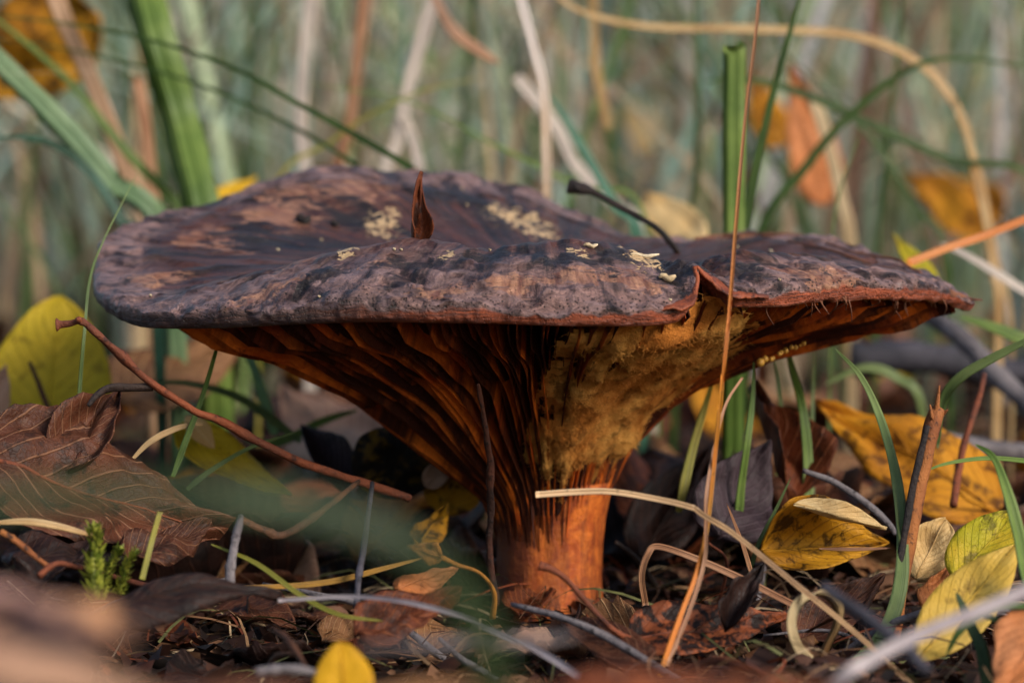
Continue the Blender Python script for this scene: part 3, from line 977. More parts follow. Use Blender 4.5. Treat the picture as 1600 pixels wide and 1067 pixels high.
# the tall dry stalk in front
o = blade('dry_stalk', [(1030, 1056, 41.6), (1062, 965, 42.2), (1090, 890, 42.6), (1105, 820, 42.8), (1116, 720, 43.0), (1128, 600, 43.1), (1140, 480, 43.1), (1149, 360, 43.0), (1162, 210, 42.8), (1180, 60, 42.5), (1191, -60, 42.3)], w(8.5, 43), G_ORANGE, prof='stalk', fold=.9)
tag(o, 'tall thin upright dry stalk, ochre below and orange above, crossing in front of the cap', 'grass stalk')
o = blade('dry_grass_blade', [(1042, 1040, 41.9), (1075, 960, 42.3), (1100, 880, 42.6), (1103, 820, 42.7), (1104, 770, 42.8), (1118, 690, 43.2), (1135, 630, 43.6), (1160, 590, 44.0)], w(7, 43), G_TAN, prof='stalk', fold=.8)
tag(o, 'hair-thin reddish dry blade twined along the lower half of the tall orange stalk', 'grass blade')
o = blade('broken_straw', [(1425, 1072, 41.0), (1330, 985, 41.6), (1240, 912, 42.0), (1150, 838, 42.3), (1102, 808, 42.5), (1086, 796, 42.6), (1079, 793, 42.6), (1040, 783, 42.7), (960, 769, 42.8), (900, 769, 42.9), (837, 773, 42.9)], w(9.5, 42.5), grass_mat('7a5c40', 'b8946a', 'd8b48a', trans=.2, dirt=.6, stripes=3), prof='cut', fold=.7, roll=.5, twist=-.6)
tag(o, 'pale straw with a flat cut end reaching across the front of the orange stem', 'straw')
o = blade('bent_straw', [(1250, 950, 43.6), (1160, 905, 44), (1080, 870, 44.3), (1028, 854, 44.5), (1012, 866, 44.5), (1002, 900, 44.6), (1008, 945, 44.8)], w(11, 44), G_TAN, prof='cut', fold=.5)
tag(o, 'brown straw kinked sharply downwards in the gap between stem and tall orange stalk', 'straw')
o = twig('hanging_blade', [(775, 945, 47.4), (764, 860, 47.2), (766, 780, 46.8), (763, 700, 46.2), (754, 640, 45.7), (747, 600, 45.4)], (.07, .05, .06, .045, .035, .02), bark_mat('2a140c', '4a2414', '120806'), rough=.9, flat=.4)
tag(o, 'withered dark brown blade hanging straight down along the shaded side of the stem', 'grass blade')
o = blade('pale_stalk', [(905, 1056, 38.6), (850, 1022, 39), (780, 988, 39.4), (700, 957, 39.8), (620, 938, 40.2), (540, 932, 40.6), (435, 938, 41)], w(11, 39.5), G_LAV, prof='stalk', fold=.7)
tag(o, 'pale grey-lilac stalk arching over the litter in front of the stem', 'grass stalk')
o = blade('blurred_stalk', [(1150, 1250, 34), (1300, 1075, 33), (1360, 1030, 33), (1450, 985, 33.2), (1540, 950, 33.4), (1640, 905, 33.6)], w(22, 33), G_LAV, prof='cut', fold=.5)
tag(o, 'straight lilac-grey stalk slanting up across the pale yellow leaf', 'grass stalk')
o = twig('blue_twig', [(1450, 1050, 34.5), (1400, 1000, 34.8), (1340, 955, 35.2), (1285, 915, 35.6)], (.085, .08, .06), T_BLUE)
tag(o, 'short dark blue-grey twig lying behind the lilac-grey stalk', 'twig')
o = blade('curled_ribbon', [(1265, 1032, 42.2), (1246, 1010, 42.1), (1236, 975, 42.0), (1244, 945, 42.0), (1268, 927, 42.1), (1295, 930, 42.4), (1311, 950, 42.7), (1308, 978, 42.9), (1295, 1005, 43), (1283, 1035, 43)], w(19, 42), grass_mat('b89a6a', 'd8c49a', '6a4a2a', trans=.3, dirt=.5, stripes=5), prof='cut', fold=.15, fixed=(.9, .45, .1))
tag(o, 'cream dry blade curled into an open loop on the litter', 'grass blade')
o = blade('green_blade', [(1290, 1060, 42.6), (1345, 1030, 43), (1385, 980, 43.6), (1406, 910, 44.2), (1408, 830, 44.8), (1398, 740, 45.4), (1375, 655, 46), (1345, 590, 46.6), (1305, 545, 47.2)], w(30, 44), G_GREEN2, prof='blade', fold=.45, roll=.2)
tag(o, 'broad blue-green blade curving up like a bow beside the broken brown stem', 'grass blade')
o = empty('snapped_plant', P(1395, 1000, 44.6))
tag(o, 'upright hollow brown plant stem with a snapped splintered top', 'plant stem')
twig('stem_tube', [(1392, 1010, 44.4), (1405, 930, 44.6), (1422, 830, 44.8), (1440, 740, 45), (1458, 660, 45.2), (1466, 640, 45.3)], (.11, .125, .13, .12), T_RUST, o, rough=.2)
twig('dark_streak', [(1400, 920, 44.35), (1414, 830, 44.6), (1431, 740, 44.8), (1450, 665, 45)], (.05, .06, .045), T_DARK, o, rough=.3, flat=.5)
for a, b, r in [((1462, 650, 45.2), (1468, 602, 45.2), .05), ((1468, 650, 45.3), (1481, 640, 45.2), .04), ((1456, 655, 45.1), (1453, 632, 45.1), .035)]:
    twig('splinter', [a, tuple((np.array(a) + np.array(b)) / 2), b], (r, r * .8, .012), T_RUST, o, n=3, sides=5)

# right-hand green blades
o = blade('green_blade', [(1640, 1010, 41.5), (1606, 905, 42), (1590, 830, 42.4), (1572, 765, 42.7), (1552, 715, 43), (1524, 694, 43.2)], w(26, 42), G_GREEN, fold=.5)
tag(o, 'bright green ribbed blade with a hooked tip rising past the yellow-green leaf', 'grass blade')
o = blade('thin_blade', [(1660, 730, 47), (1600, 720, 46.4), (1540, 716, 46), (1480, 724, 45.7), (1440, 738, 45.5)], w(10, 46), G_GREEN, fold=.5)
tag(o, 'thin green blade arching level to the snapped brown stem', 'grass blade')
o = blade('arching_blade', [(1465, 700, 48.4), (1472, 630, 48.2), (1500, 590, 48), (1560, 555, 47.8), (1640, 515, 47.6)], w(17, 48), G_GREEN2, prof='both', fold=.4)
tag(o, 'blue-green blade leaning out from behind the snapped brown stem', 'grass blade')
o = blade('green_blade', [(1545, 1090, 40.5), (1535, 1020, 40.8), (1520, 985, 41), (1505, 950, 41.2), (1494, 925, 41.3)], w(26, 41), G_DARK, fold=.4)
tag(o, 'dark green grass tuft shoot with a short brown tip below the pale yellow leaf', 'grass blade')
o = blade('green_blade', [(1478, 1024, 40.2), (1500, 985, 40.2), (1540, 955, 40.3), (1585, 946, 40.5), (1650, 955, 40.8)], w(13, 40), G_DARK, prof='both', fold=.4)
tag(o, 'narrow dark green blade bent over the peach serrated leaf', 'grass blade')
o = blade('green_blade', [(1520, 955, 40.9), (1560, 970, 40.8), (1620, 995, 40.6)], w(10, 40), G_DARK, prof='both', fold=.4)
tag(o, 'short narrow dark green blade sloping down across the peach serrated leaf', 'grass blade')
for keys, ww, m, lab in [
    ([(1152, 830, 49), (1158, 760, 49), (1168, 690, 49), (1176, 620, 49.3), (1178, 560, 49.5)], 15, G_GREEN, 'green blade standing close behind the tall orange stalk under the cap'),
    ([(1060, 800, 49.5), (1080, 710, 50), (1100, 640, 50.5), (1118, 580, 51)], 18, G_OLIVE, 'olive yellow blade leaning under the mould-covered flank of the cap'),
    ([(1262, 800, 50.5), (1262, 720, 50.8), (1254, 640, 51), (1236, 570, 51.5), (1225, 520, 52)], 20, G_GREEN, 'green blade rising beside the torn rust-brown leaf under the cap'),
    ([(1270, 790, 52), (1268, 700, 52.5), (1270, 620, 53), (1273, 545, 53)], 9, G_GREEN2, 'slender upright blade just behind the torn rust-brown leaf'),
    ([(1170, 900, 47.2), (1185, 850, 47), (1215, 790, 47), (1236, 745, 47)], 9, G_GREEN2, 'slim green shoot leaning on the purple frosted leaf'),
    ([(1210, 760, 52.5), (1225, 690, 52.5), (1215, 600, 53), (1208, 560, 53)], 10, G_GREEN2, 'slim blue-green blade among the shadows behind the purple frosted leaf')]:
    tag(blade('green_blade', keys, w(ww, keys[0][2]), m, fold=.4), lab, 'grass blade')
o = blade('reddish_straw', [(1175, 900, 45.6), (1160, 850, 45.4), (1135, 785, 45.2)], w(9, 45), G_TAN, prof='blade')
tag(o, 'short reddish straw spike standing before the purple frosted leaf', 'straw')
o = blade('reddish_straw', [(1280, 857, 44.6), (1330, 858, 44.4), (1392, 856, 44.3)], w(6, 44.5), G_TAN, prof='both')
tag(o, 'fine level reddish straw lying against the curled yellow leaf', 'straw')
o = twig('dark_twig', [(1255, 735, 48.4), (1300, 752, 48.2), (1345, 780, 48), (1385, 815, 47.8), (1400, 835, 47.7)], (.05, .06, .05), T_GREY)
tag(o, 'dark grey twig lying over the big ochre-yellow leaf', 'twig')
o = twig('fallen_branch', [(1430, 480, 62), (1500, 525, 61), (1560, 590, 60), (1640, 660, 59)], (.2, .22, .24), T_GREY)
tag(o, 'lilac-grey fallen branch slanting down past the tip of the cap', 'branch')
o = twig('fallen_branch', [(1330, 560, 66), (1450, 560, 66), (1560, 580, 66), (1700, 590, 66)], (.4, .38, .3), T_BLUE)
tag(o, 'thick dark branch lying level in the shade behind the cap', 'branch')
o = twig('fallen_branch', [(1330, 690, 57), (1430, 680, 57), (1530, 700, 57), (1660, 712, 57)], (.16, .2, .2), T_GREY)
tag(o, 'blue-grey stick lying level behind the snapped brown stem', 'branch')
o = twig('red_stalk', [(1490, 790, 50), (1497, 740, 50.5), (1510, 680, 51), (1530, 620, 51.5), (1538, 585, 52)], (.07, .06, .05), T_RED)
tag(o, 'dull red stalk standing among shadows behind the snapped brown stem', 'plant stem')
o = blade('orange_stalk', [(1418, 412, 54), (1480, 388, 54.3), (1540, 368, 54.6), (1640, 328, 55)], w(13, 54), grass_mat('b8661e', 'c27a3c', trans=.2, stripes=3), prof='cut', fold=.7)
tag(o, 'orange dry stalk slanting up from behind the thin tip of the cap', 'grass stalk')

# ------------------------------------------------------------------ leaves on the right
o = leafp('yellow_leaf', (1560, 800, 52.5), (1268, 630, 54.5), 190, L_YBR, kind='ovate', up=(.3, -.9, .5), ripple=.10, serr=.12, arch=.08, stalk=[(1500, 770, 52), (1495, 720, 51.5)])
tag(o, 'large ochre-yellow serrated leaf with brown decay behind the bow-shaped green blade', 'leaf')
o = leafp('yellow_leaf', (1190, 860, 46.6), (1385, 850, 47.4), 150, L_YSPOT, kind='ovate', up=(.1, -.95, .35), cup=.25, ripple=.12, curl=.6, serr=.05, sides=(1.1, .7))
tag(o, 'curled yellow leaf with rolled cream edge and brown spots lying beside the bow-shaped green blade', 'leaf')
o = leafp('cream_edge_leaf', (1240, 788, 46.2), (1385, 826, 46.6), 46, L_CREAM, kind='willow', up=(0, -.5, .9), curl=.7, ripple=.08)
tag(o, 'narrow cream leaf strip rolled over the top of the curled yellow leaf', 'leaf')
o = leafp('yellow_green_leaf', (1492, 905, 44.2), (1590, 800, 44.8), 95, L_YGRN, kind='round', up=(-.3, -.95, .3), ripple=.08, fold=.2)
tag(o, 'yellow-green leaf with black blotches standing behind the pale yellow leaf', 'leaf')
o = leafp('pale_yellow_leaf', (1432, 1034, 41.8), (1590, 850, 43), 105, leaf_mat('c9a23a', 'd6b45a', '5a3a14', 'bd9438', .2, .3, veinamt=.25), kind='willow', up=(-.3, -.9, .45), ripple=.05, fold=.15, serr=.0)
tag(o, 'smooth pale yellow elliptical leaf leaning upright, its tip against the yellow-green leaf', 'leaf')
o = leafp('cream_leaf', (1430, 905, 46), (1478, 812, 46.5), 80, L_CREAM, kind='round', up=(-.2, -.95, .3), cup=.3, ripple=.15)
tag(o, 'cupped cream-white dead leaf peeping out between snapped stem and yellow-green leaf', 'leaf')
o = leafp('orange_fragment', (1455, 960, 45.4), (1490, 880, 45.8), 70, L_PEACH, kind='ovate', up=(-.2, -.9, .4), cup=.3, ripple=.2)
tag(o, 'crumpled orange-brown leaf scrap below the cupped cream-white leaf', 'leaf')
o = leafp('peach_leaf', (1650, 960, 40.6), (1555, 1085, 39.4), 150, L_PEACH, kind='ovate', up=(-.1, -.8, .6), serr=.2, ripple=.06, stalk=[(1690, 940, 41)])
tag(o, 'peach-orange leaf with toothed edge at the foot of the dark green shoots', 'leaf')
o = leafp('torn_brown_leaf', (1240, 780, 50.5), (1175, 600, 52), 120, L_RUST, kind='ovate', up=(.5, -.85, .1), fold=.8, ripple=.16, serr=.15, curl=.5)
tag(o, 'torn rust-brown leaf hanging upright in the shade under the right flank of the cap', 'leaf')
o = leafp('purple_leaf', (1120, 840, 48.6), (1200, 690, 50), 150, L_PURP, kind='ovate', up=(.2, -.9, .3), ripple=.14, cup=.15)
tag(o, 'dark purple frosted leaf standing behind the tall orange stalk', 'leaf')
o = leafp('dark_leaf', (1000, 870, 51), (1110, 700, 53), 120, L_DARK, kind='ovate', up=(-.1, -.9, .3), ripple=.14, cup=.2)
tag(o, 'blackish leaf standing in deep shade right behind the stem', 'leaf')
o = leafp('speckled_leaf', (985, 1002, 42.4), (1240, 960, 43.6), 125, L_RUST2, kind='ovate', up=(0, -.55, .85), ripple=.16, cup=.12, serr=.08, ribmat=T_RED,
          stalk=[(960, 985, 42.2), (920, 945, 42.1), (885, 905, 42), (862, 890, 42), (842, 883, 42)], stalk_r=.055)
tag(o, 'orange-brown leaf with black flecks, its red stalk rising across the foot of the stem', 'leaf')
o = leafp('brown_leaf', (1010, 1040, 41.6), (870, 968, 43.4), 100, L_BROWN, kind='ovate', up=(0, -.6, .8), ripple=.12, arch=.1)
tag(o, 'dull brown leaf tucked against the foot of the stem below the red leaf stalk', 'leaf')
o = leafp('shrivelled_leaf', (1135, 985, 42.6), (1195, 880, 43.2), 60, L_DARK, kind='ovate', up=(-.3, -.9, .1), fold=1.0, ripple=.25, curl=.8, serr=.2)
tag(o, 'shrivelled black-brown leaf end sticking up from the orange-brown flecked leaf', 'leaf')
o = leafp('brown_leaf', (1235, 1000, 44.6), (1380, 905, 46), 110, L_BROWN, kind='ovate', up=(0, -.7, .7), ripple=.18, cup=.1)
tag(o, 'dark brown leaf lying behind the cream looped blade', 'leaf')

# ------------------------------------------------------------------ the left side
o = twig('budded_twig', [(88, 508, 45.4), (108, 506, 45.4), (128, 502, 45.4), (150, 520, 45.4), (190, 556, 45.6), (232, 595, 45.8), (300, 640, 46.2), (345, 658, 46.4), (400, 688, 46.7), (470, 722, 47), (560, 752, 47.4), (640, 778, 47.8)], (.05, .05, .06, .065, .07, .07), T_RED, nodes=[(0, .018, 1.0), (.18, .02, .5), (.37, .03, .35), (.7, .02, .3)])
V, F, UV = tube_geo([P(122, 503, 45.3), P(123, 499, 45.3), P(125, 495, 45.3)], [.045, .06, .02], 7)
mk('bud', V, F, T_RED, o, uv=UV)
twig('side_shoot', [(238, 604, 45.9), (200, 605, 45.7), (170, 606, 45.5), (150, 618, 45.4), (138, 634, 45.3)], (.06, .07, .06, .03), T_DARK, o, rough=.6)
tag(o, 'long thin reddish twig with a bud at its end slanting over the brown leaf', 'twig')
o = leafp('yellow_leaf', (70, 700, 56), (92, 462, 57), 190, L_YEL2, kind='round', up=(.15, -1, .15), ripple=.04, cup=.05, serr=.01)
tag(o, 'big round yellow leaf standing upright behind the end of the budded twig', 'leaf')
o = twig('brown_stick', [(84, 665, 54), (66, 615, 54), (46, 565, 54)], (.06, .055, .03), T_BROWN, n=5)
tag(o, 'short brown stick standing against the big round yellow leaf', 'twig')
o = leafp('pinkish_leaf', (-40, 720, 54), (10, 570, 55), 90, L_PINK, kind='ovate', up=(.4, -.9, .1), ripple=.08)
tag(o, 'pinkish tan leaf partly overlapping the big round yellow leaf', 'leaf')
o = leafp('big_brown_leaf', (-40, 722, 44.6), (352, 830, 46.2), 300, L_BROWN, kind='ovate', up=(-.05, -.75, .65), fold=.35, ripple=.15, cup=.05, serr=.06, ribmat=T_RED, nu=20, nv=30, sides=(.9, 1.0), seed=12)
tag(o, 'large brown dead leaf with raised red midrib lying under the budded twig', 'leaf')
o = leafp('brown_leaf', (100, 735, 45.2), (190, 606, 46.4), 110, L_BROWN, kind='ovate', up=(-.1, -.9, .3), fold=.5, ripple=.2, curl=.4, serr=.1)
tag(o, 'crumpled brown leaf point rising from the large brown dead leaf', 'leaf')
o = leafp('yellow_leaf', (272, 672, 51), (455, 775, 51.5), 95, L_YEL2, kind='ovate', up=(0, -.75, .6), ripple=.1, cup=.15, serr=.02)
tag(o, 'soft yellow leaf lying crosswise beneath the middle of the budded twig', 'leaf')
o = leafp('white_scrap', (290, 650, 50.4), (335, 700, 50.4), 34, L_CREAM, kind='willow', up=(.2, -.9, .4), cup=.2)
tag(o, 'small whitish leaf scrap on the soft yellow leaf', 'leaf')
o = leafp('grey_leaf', (540, 770, 52), (470, 664, 53), 80, L_PURP, kind='ovate', up=(.3, -.9, .2), fold=.7, curl=.7, ripple=.1)
tag(o, 'rolled dark grey leaf behind the lower end of the budded twig', 'leaf')
o = leafp('spotted_leaf', (560, 760, 51.4), (700, 680, 52.6), 130, L_BLKY, kind='round', up=(.1, -.85, .45), ripple=.12, cup=.1)
tag(o, 'blackened leaf with yellow blotches in the shade left of the stem', 'leaf')
o = leafp('spotted_leaf', (690, 800, 51.6), (742, 690, 52.6), 95, L_YSPOT, kind='round', up=(0, -.95, .3), ripple=.1)
tag(o, 'yellow leaf with round black holes standing close to the shaded side of the stem', 'leaf')
o = leafp('white_scrap', (665, 760, 50.8), (705, 722, 51), 38, L_PINK, kind='round', up=(0, -.9, .4), cup=.2)
tag(o, 'greyish white leaf scrap between the blackened leaf and the holed yellow leaf', 'leaf')
o = leafp('small_yellow_leaf', (655, 850, 49), (700, 790, 50), 60, L_YSPOT, kind='ovate', up=(-.2, -.9, .3), ripple=.15)
tag(o, 'small dull yellow leaf piece below the blackened leaf', 'leaf')
o = leafp('tan_leaf', (560, 720, 58), (440, 600, 62), 170, L_PINK, kind='ovate', up=(.1, -.8, .6), ripple=.1)
tag(o, 'pinkish tan leaf lying beyond the rolled dark grey leaf under the cap', 'leaf')
o = leafp('ochre_leaf', (180, 620, 60), (390, 520, 64), 170, L_TAN, kind='ovate', up=(0, -.8, .6), ripple=.12)
tag(o, 'mottled tan leaf lying beyond the budded twig below the cap rim', 'leaf')
o = leafp('tan_leaf', (700, 640, 60), (560, 690, 60), 110, L_PINK, kind='ovate', up=(0, -.8, .6), ripple=.1)
tag(o, 'pale tan leaf in the gap between gills and blackened leaf', 'leaf')
o = leafp('arched_leaf', (170, 960, 40.6), (440, 935, 41.6), 110, L_DARK, kind='ovate', up=(0, -.45, .9), arch=.28, cup=-.25, ripple=.14, serr=.06)
tag(o, 'dark brown leaf arched like a bridge beside the moss sprigs', 'leaf')
o = leafp('brown_leaf', (20, 880, 42.6), (160, 840, 44), 120, L_DARK, kind='ovate', up=(0, -.6, .8), ripple=.2)
tag(o, 'dark crumpled leaf under the edge of the large brown dead leaf', 'leaf')
o = leafp('brown_leaf', (200, 870, 43.8), (330, 820, 45), 110, L_BROWN, kind='ovate', up=(0, -.6, .8), ripple=.18)
tag(o, 'dull brown leaf lying behind the moss sprigs', 'leaf')
o = leafp('crumpled_leaf', (560, 985, 41.6), (720, 925, 42.8), 105, L_RUST, kind='ovate', up=(0, -.7, .7), ripple=.3, cup=.1, serr=.12)
tag(o, 'crumpled dark red leaf under the pale grey-lilac stalk', 'leaf')
o = leafp('tan_fragment', (620, 925, 43.4), (715, 890, 44.2), 62, L_PEACH, kind='ovate', up=(0, -.7, .7), ripple=.25)
tag(o, 'orange-tan leaf fragment lying on the crumpled dark red leaf', 'leaf')
o = leafp('small_scrap', (690, 870, 43.2), (638, 852, 43), 40, L_OCHRE, kind='ovate', up=(0, -.9, .3), ripple=.3, serr=.2, stalk=[(715, 882, 43.3), (750, 895, 43.5), (772, 925, 43.8), (770, 965, 44)], stalk_r=.04)
tag(o, 'small withered leaf scrap on a long bent ochre stalk beside the stem', 'leaf')
o = leafp('yellow_tip', (540, 1105, 36.4), (532, 1003, 36.8), 95, leaf_mat('c98f14', 'd8a41e', '8a5a12', 'b8860f', .05, .3, veinamt=.2), kind='round', up=(0, -.95, .35), ripple=.04, serr=0)
tag(o, 'plain golden yellow leaf end sticking up before the crumpled dark red leaf', 'leaf')
o = leafp('peach_foreground_leaf', (-170, 1000, 21.2), (235, 985, 22.6), 330, leaf_mat('c08a5c', 'a88078', '2a1a1c', 'd8b090', .75, .2, spotscale=.9), kind='ovate', up=(.1, -.55, .85), ripple=.1, arch=.12, cup=-.1)
tag(o, 'peach-coloured leaf lying nearest the moss sprigs, soft and out of focus', 'leaf')
o = leafp('dark_band_stick_leaf', (-160, 985, 20), (250, 1090, 21), 150, L_PINK, kind='ovate', up=(0, -.6, .8), ripple=.1)
tag(o, 'dull pink leaf lying below the peach-coloured out-of-focus leaf', 'leaf')
o = leafp('rust_foreground_leaf', (860, 1085, 25), (1330, 1088, 25.6), 120, L_RUST2, kind='ovate', up=(0, -.5, .87), ripple=.12, arch=.07)
tag(o, 'out-of-focus rust-orange leaf low in front of the flecked leaf', 'leaf')
o = leafp('brown_foreground_leaf', (560, 1100, 27), (900, 1085, 27.6), 90, L_TAN, kind='ovate', up=(0, -.5, .87), ripple=.12, arch=.06)
tag(o, 'out-of-focus tan leaf in front of the pale grey-lilac stalk', 'leaf')
o = leafp('brown_foreground_leaf', (220, 1095, 28), (480, 1075, 28.6), 90, L_BROWN, kind='ovate', up=(0, -.5, .87), ripple=.12, arch=.08)
tag(o, 'out-of-focus brown leaf beside the golden yellow leaf end', 'leaf')
o = twig('violet_stick', [(560, 1012, 27), (700, 1006, 27.2), (800, 1003, 27.4), (900, 994, 27.6)], (.02, .06, .06, .02), T_GREY)
tag(o, 'violet-grey stick lying level in front of the stem', 'twig')
o = blade('blurred_green_blade', [(772, 1420, 20), (770, 1090, 19.4), (738, 960, 19.0), (650, 862, 18.6), (500, 800, 18.4), (300, 772, 18.2), (100, 772, 18.2), (-160, 800, 18.2)], .26, grass_mat('2c3a22', '485a3c', trans=.3), prof='stalk', fold=.3, roll=.2)
tag(o, 'out-of-focus dark green blade bending over from below the stem towards the large brown leaf', 'grass blade')

# twigs and stalks on the left
for keys, r, m, lab in [
    ([(358, 925, 42.6), (362, 880, 42.8), (368, 840, 43), (376, 808, 43.4)], (.075, .07, .065, .055), T_GREY, 'grey upright twig with bark rings standing behind the arched leaf'),
    ([(374, 812, 43.4), (410, 828, 43.6), (440, 836, 43.8), (480, 815, 44), (520, 785, 45.3), (560, 752, 47)], (.06, .06, .055, .04), T_BROWN, 'brown forked twig joining the grey upright twig'),
    ([(556, 950, 43.4), (562, 890, 43.6), (570, 840, 44.4), (582, 755, 47)], (.05, .05, .04), T_BLUE, 'thin blue-grey twig standing between forked twig and stem'),
    ([(430, 985, 40.4), (450, 1000, 40), (480, 1045, 39)], (.05, .05, .04), T_BROWN, 'small brown twig running down from the end of the arched leaf'),
    ([(400, 1050, 38), (450, 1045, 38), (500, 1052, 38)], (.07, .07, .05), T_GREY, 'short grey twig piece beside the golden yellow leaf end'),
    ([(60, 900, 41.8), (90, 880, 42), (128, 888, 42.2)], (.05, .04, .03), T_RED, 'short reddish twig beside the thicker moss sprig'),
    ([(0, 830, 42.2), (30, 850, 42.2), (75, 885, 42.2)], (.05, .05, .04), T_RUST, 'rust-orange stalk lying under the large brown dead leaf')]:
    tag(twig('twig', keys, r, m, nodes=[(.3, .03, .3), (.65, .03, .25)]), lab, 'twig')
for keys, ww, m, pf, lab in [
    ([(370, 915, 43.4), (440, 916, 43.6), (520, 908, 43.8), (600, 888, 44), (660, 872, 44.3)], 10, grass_mat('7a5a1c', 'a87a2c', trans=.2), 'both', 'ochre blade lying level behind the pale grey-lilac stalk'),
    ([(-20, 818, 42.4), (40, 815, 42.6), (90, 822, 42.8), (150, 838, 43)], 12, G_STRAW, 'both', 'straw-brown blade curving along the underside of the large brown leaf'),
    ([(222, 905, 42.2), (236, 850, 42.4), (250, 800, 42.8)], 9, G_OLIVE, 'cut', 'short olive blade standing beside the thinner moss sprigs'),
    ([(270, 745, 47), (290, 690, 47.2), (318, 615, 47.5), (340, 540, 48), (350, 500, 48.4)], 12, G_GREEN, 'blade', 'slim green blade rising past the yellow leaf to the cap rim'),
    ([(122, 650, 47.6), (126, 590, 47.6), (132, 520, 47.6), (140, 440, 48), (160, 380, 48.6), (215, 270, 50)], 7, G_GREEN2, 'blade', 'hair-thin green blade in front of the big round yellow leaf'),
    ([(292, 765, 47.8), (330, 735, 48), (390, 700, 48.4), (470, 672, 49)], 11, G_GREEN2, 'blade', 'green blade sloping over the soft yellow leaf'),
    ([(470, 690, 54), (380, 625, 54), (300, 600, 54), (235, 597, 54)], 17, G_GREEN2, 'blade', 'blue-green blade arching behind the budded twig'),
    ([(430, 680, 56), (405, 600, 57), (385, 540, 58), (372, 500, 59)], 22, G_GREEN, 'blade', 'wide green blade standing under the left of the gills'),
    ([(600, 970, 41.6), (530, 960, 41.8), (470, 930, 42.2), (400, 880, 42.8), (330, 850, 43.2)], 9, G_OLIVE, 'both', 'olive blade slanting across the dark litter by the crumpled red leaf'),
    ([(560, 640, 55), (500, 660, 55), (440, 690, 55), (380, 690, 55)], 14, G_GREEN, 'both', 'green blade lying crosswise beyond the rolled dark grey leaf'),
    ([(200, 725, 46.8), (235, 690, 47), (280, 668, 47.3), (320, 662, 47.5)], 10, G_STRAW, 'both', 'pale straw lying behind the crumpled brown leaf point')]:
    tag(blade('grass_blade', keys, w(ww, keys[0][2]), m, prof=pf, fold=.4), lab, 'grass blade')

# moss sprigs
moss_m = NT('moss')
mv = moss_m.cm(); mn = moss_m.noise(mv, 6, 3)
moss_m = moss_m.finish(moss_m.mix(moss_m.ramp(mn, .35, .65), rgb('56641e'), rgb('a0a03c')), .5, .3, .3)
def moss(keys, r, label):
    pts = path(keys, 10)
    o = twig('moss_sprig', keys, r * .3, moss_m, n=10)
    V, F = [], []
    for i, p in enumerate(pts):
        tn = (pts[min(len(pts) - 1, i + 1)] - pts[max(0, i - 1)]).normalized()
        if i % 2: continue
        sc = 1 - .35 * i / len(pts)
        for k in range(5):
            a = i * 1.7 + k * 1.257 + random.random() * .5
            q = tn.orthogonal().normalized(); q = Quaternion(tn, a) @ q
            rr = r * sc * random.uniform(.8, 1.25)
            tip = p + q * rr * 1.25 + tn * rr * random.uniform(.6, 1.1)
            s_ = tn.cross(q) * rr * .34
            b = len(V)
            V += [p + q * rr * .1, p + q * rr * .7 + s_ + tn * rr * .2, tip, p + q * rr * .7 - s_ + tn * rr * .2, p + q * rr * .85 + tn * rr * .05]
            F += [(b, b + 1, b + 4), (b + 1, b + 2, b + 4), (b + 2, b + 3, b + 4), (b + 3, b, b + 4)]
    f = mk('moss_leaves', V, F, moss_m, o); f['kind'] = 'stuff'
    return tag(o, label, 'moss')
moss([(152, 935, 41.6), (146, 890, 41.8), (150, 850, 42), (148, 822, 42)], .16, 'thick yellow-green moss sprig standing upright by the arched leaf')
moss([(165, 925, 42.4), (168, 895, 42.4), (180, 868, 42.4), (188, 857, 42.4)], .10, 'middle moss sprig leaning between the thick sprig and the curved one')
moss([(186, 928, 42.5), (194, 900, 42.5), (200, 878, 42.5), (213, 860, 42.5)], .10, 'small curved green moss sprig farthest along towards the arched leaf')

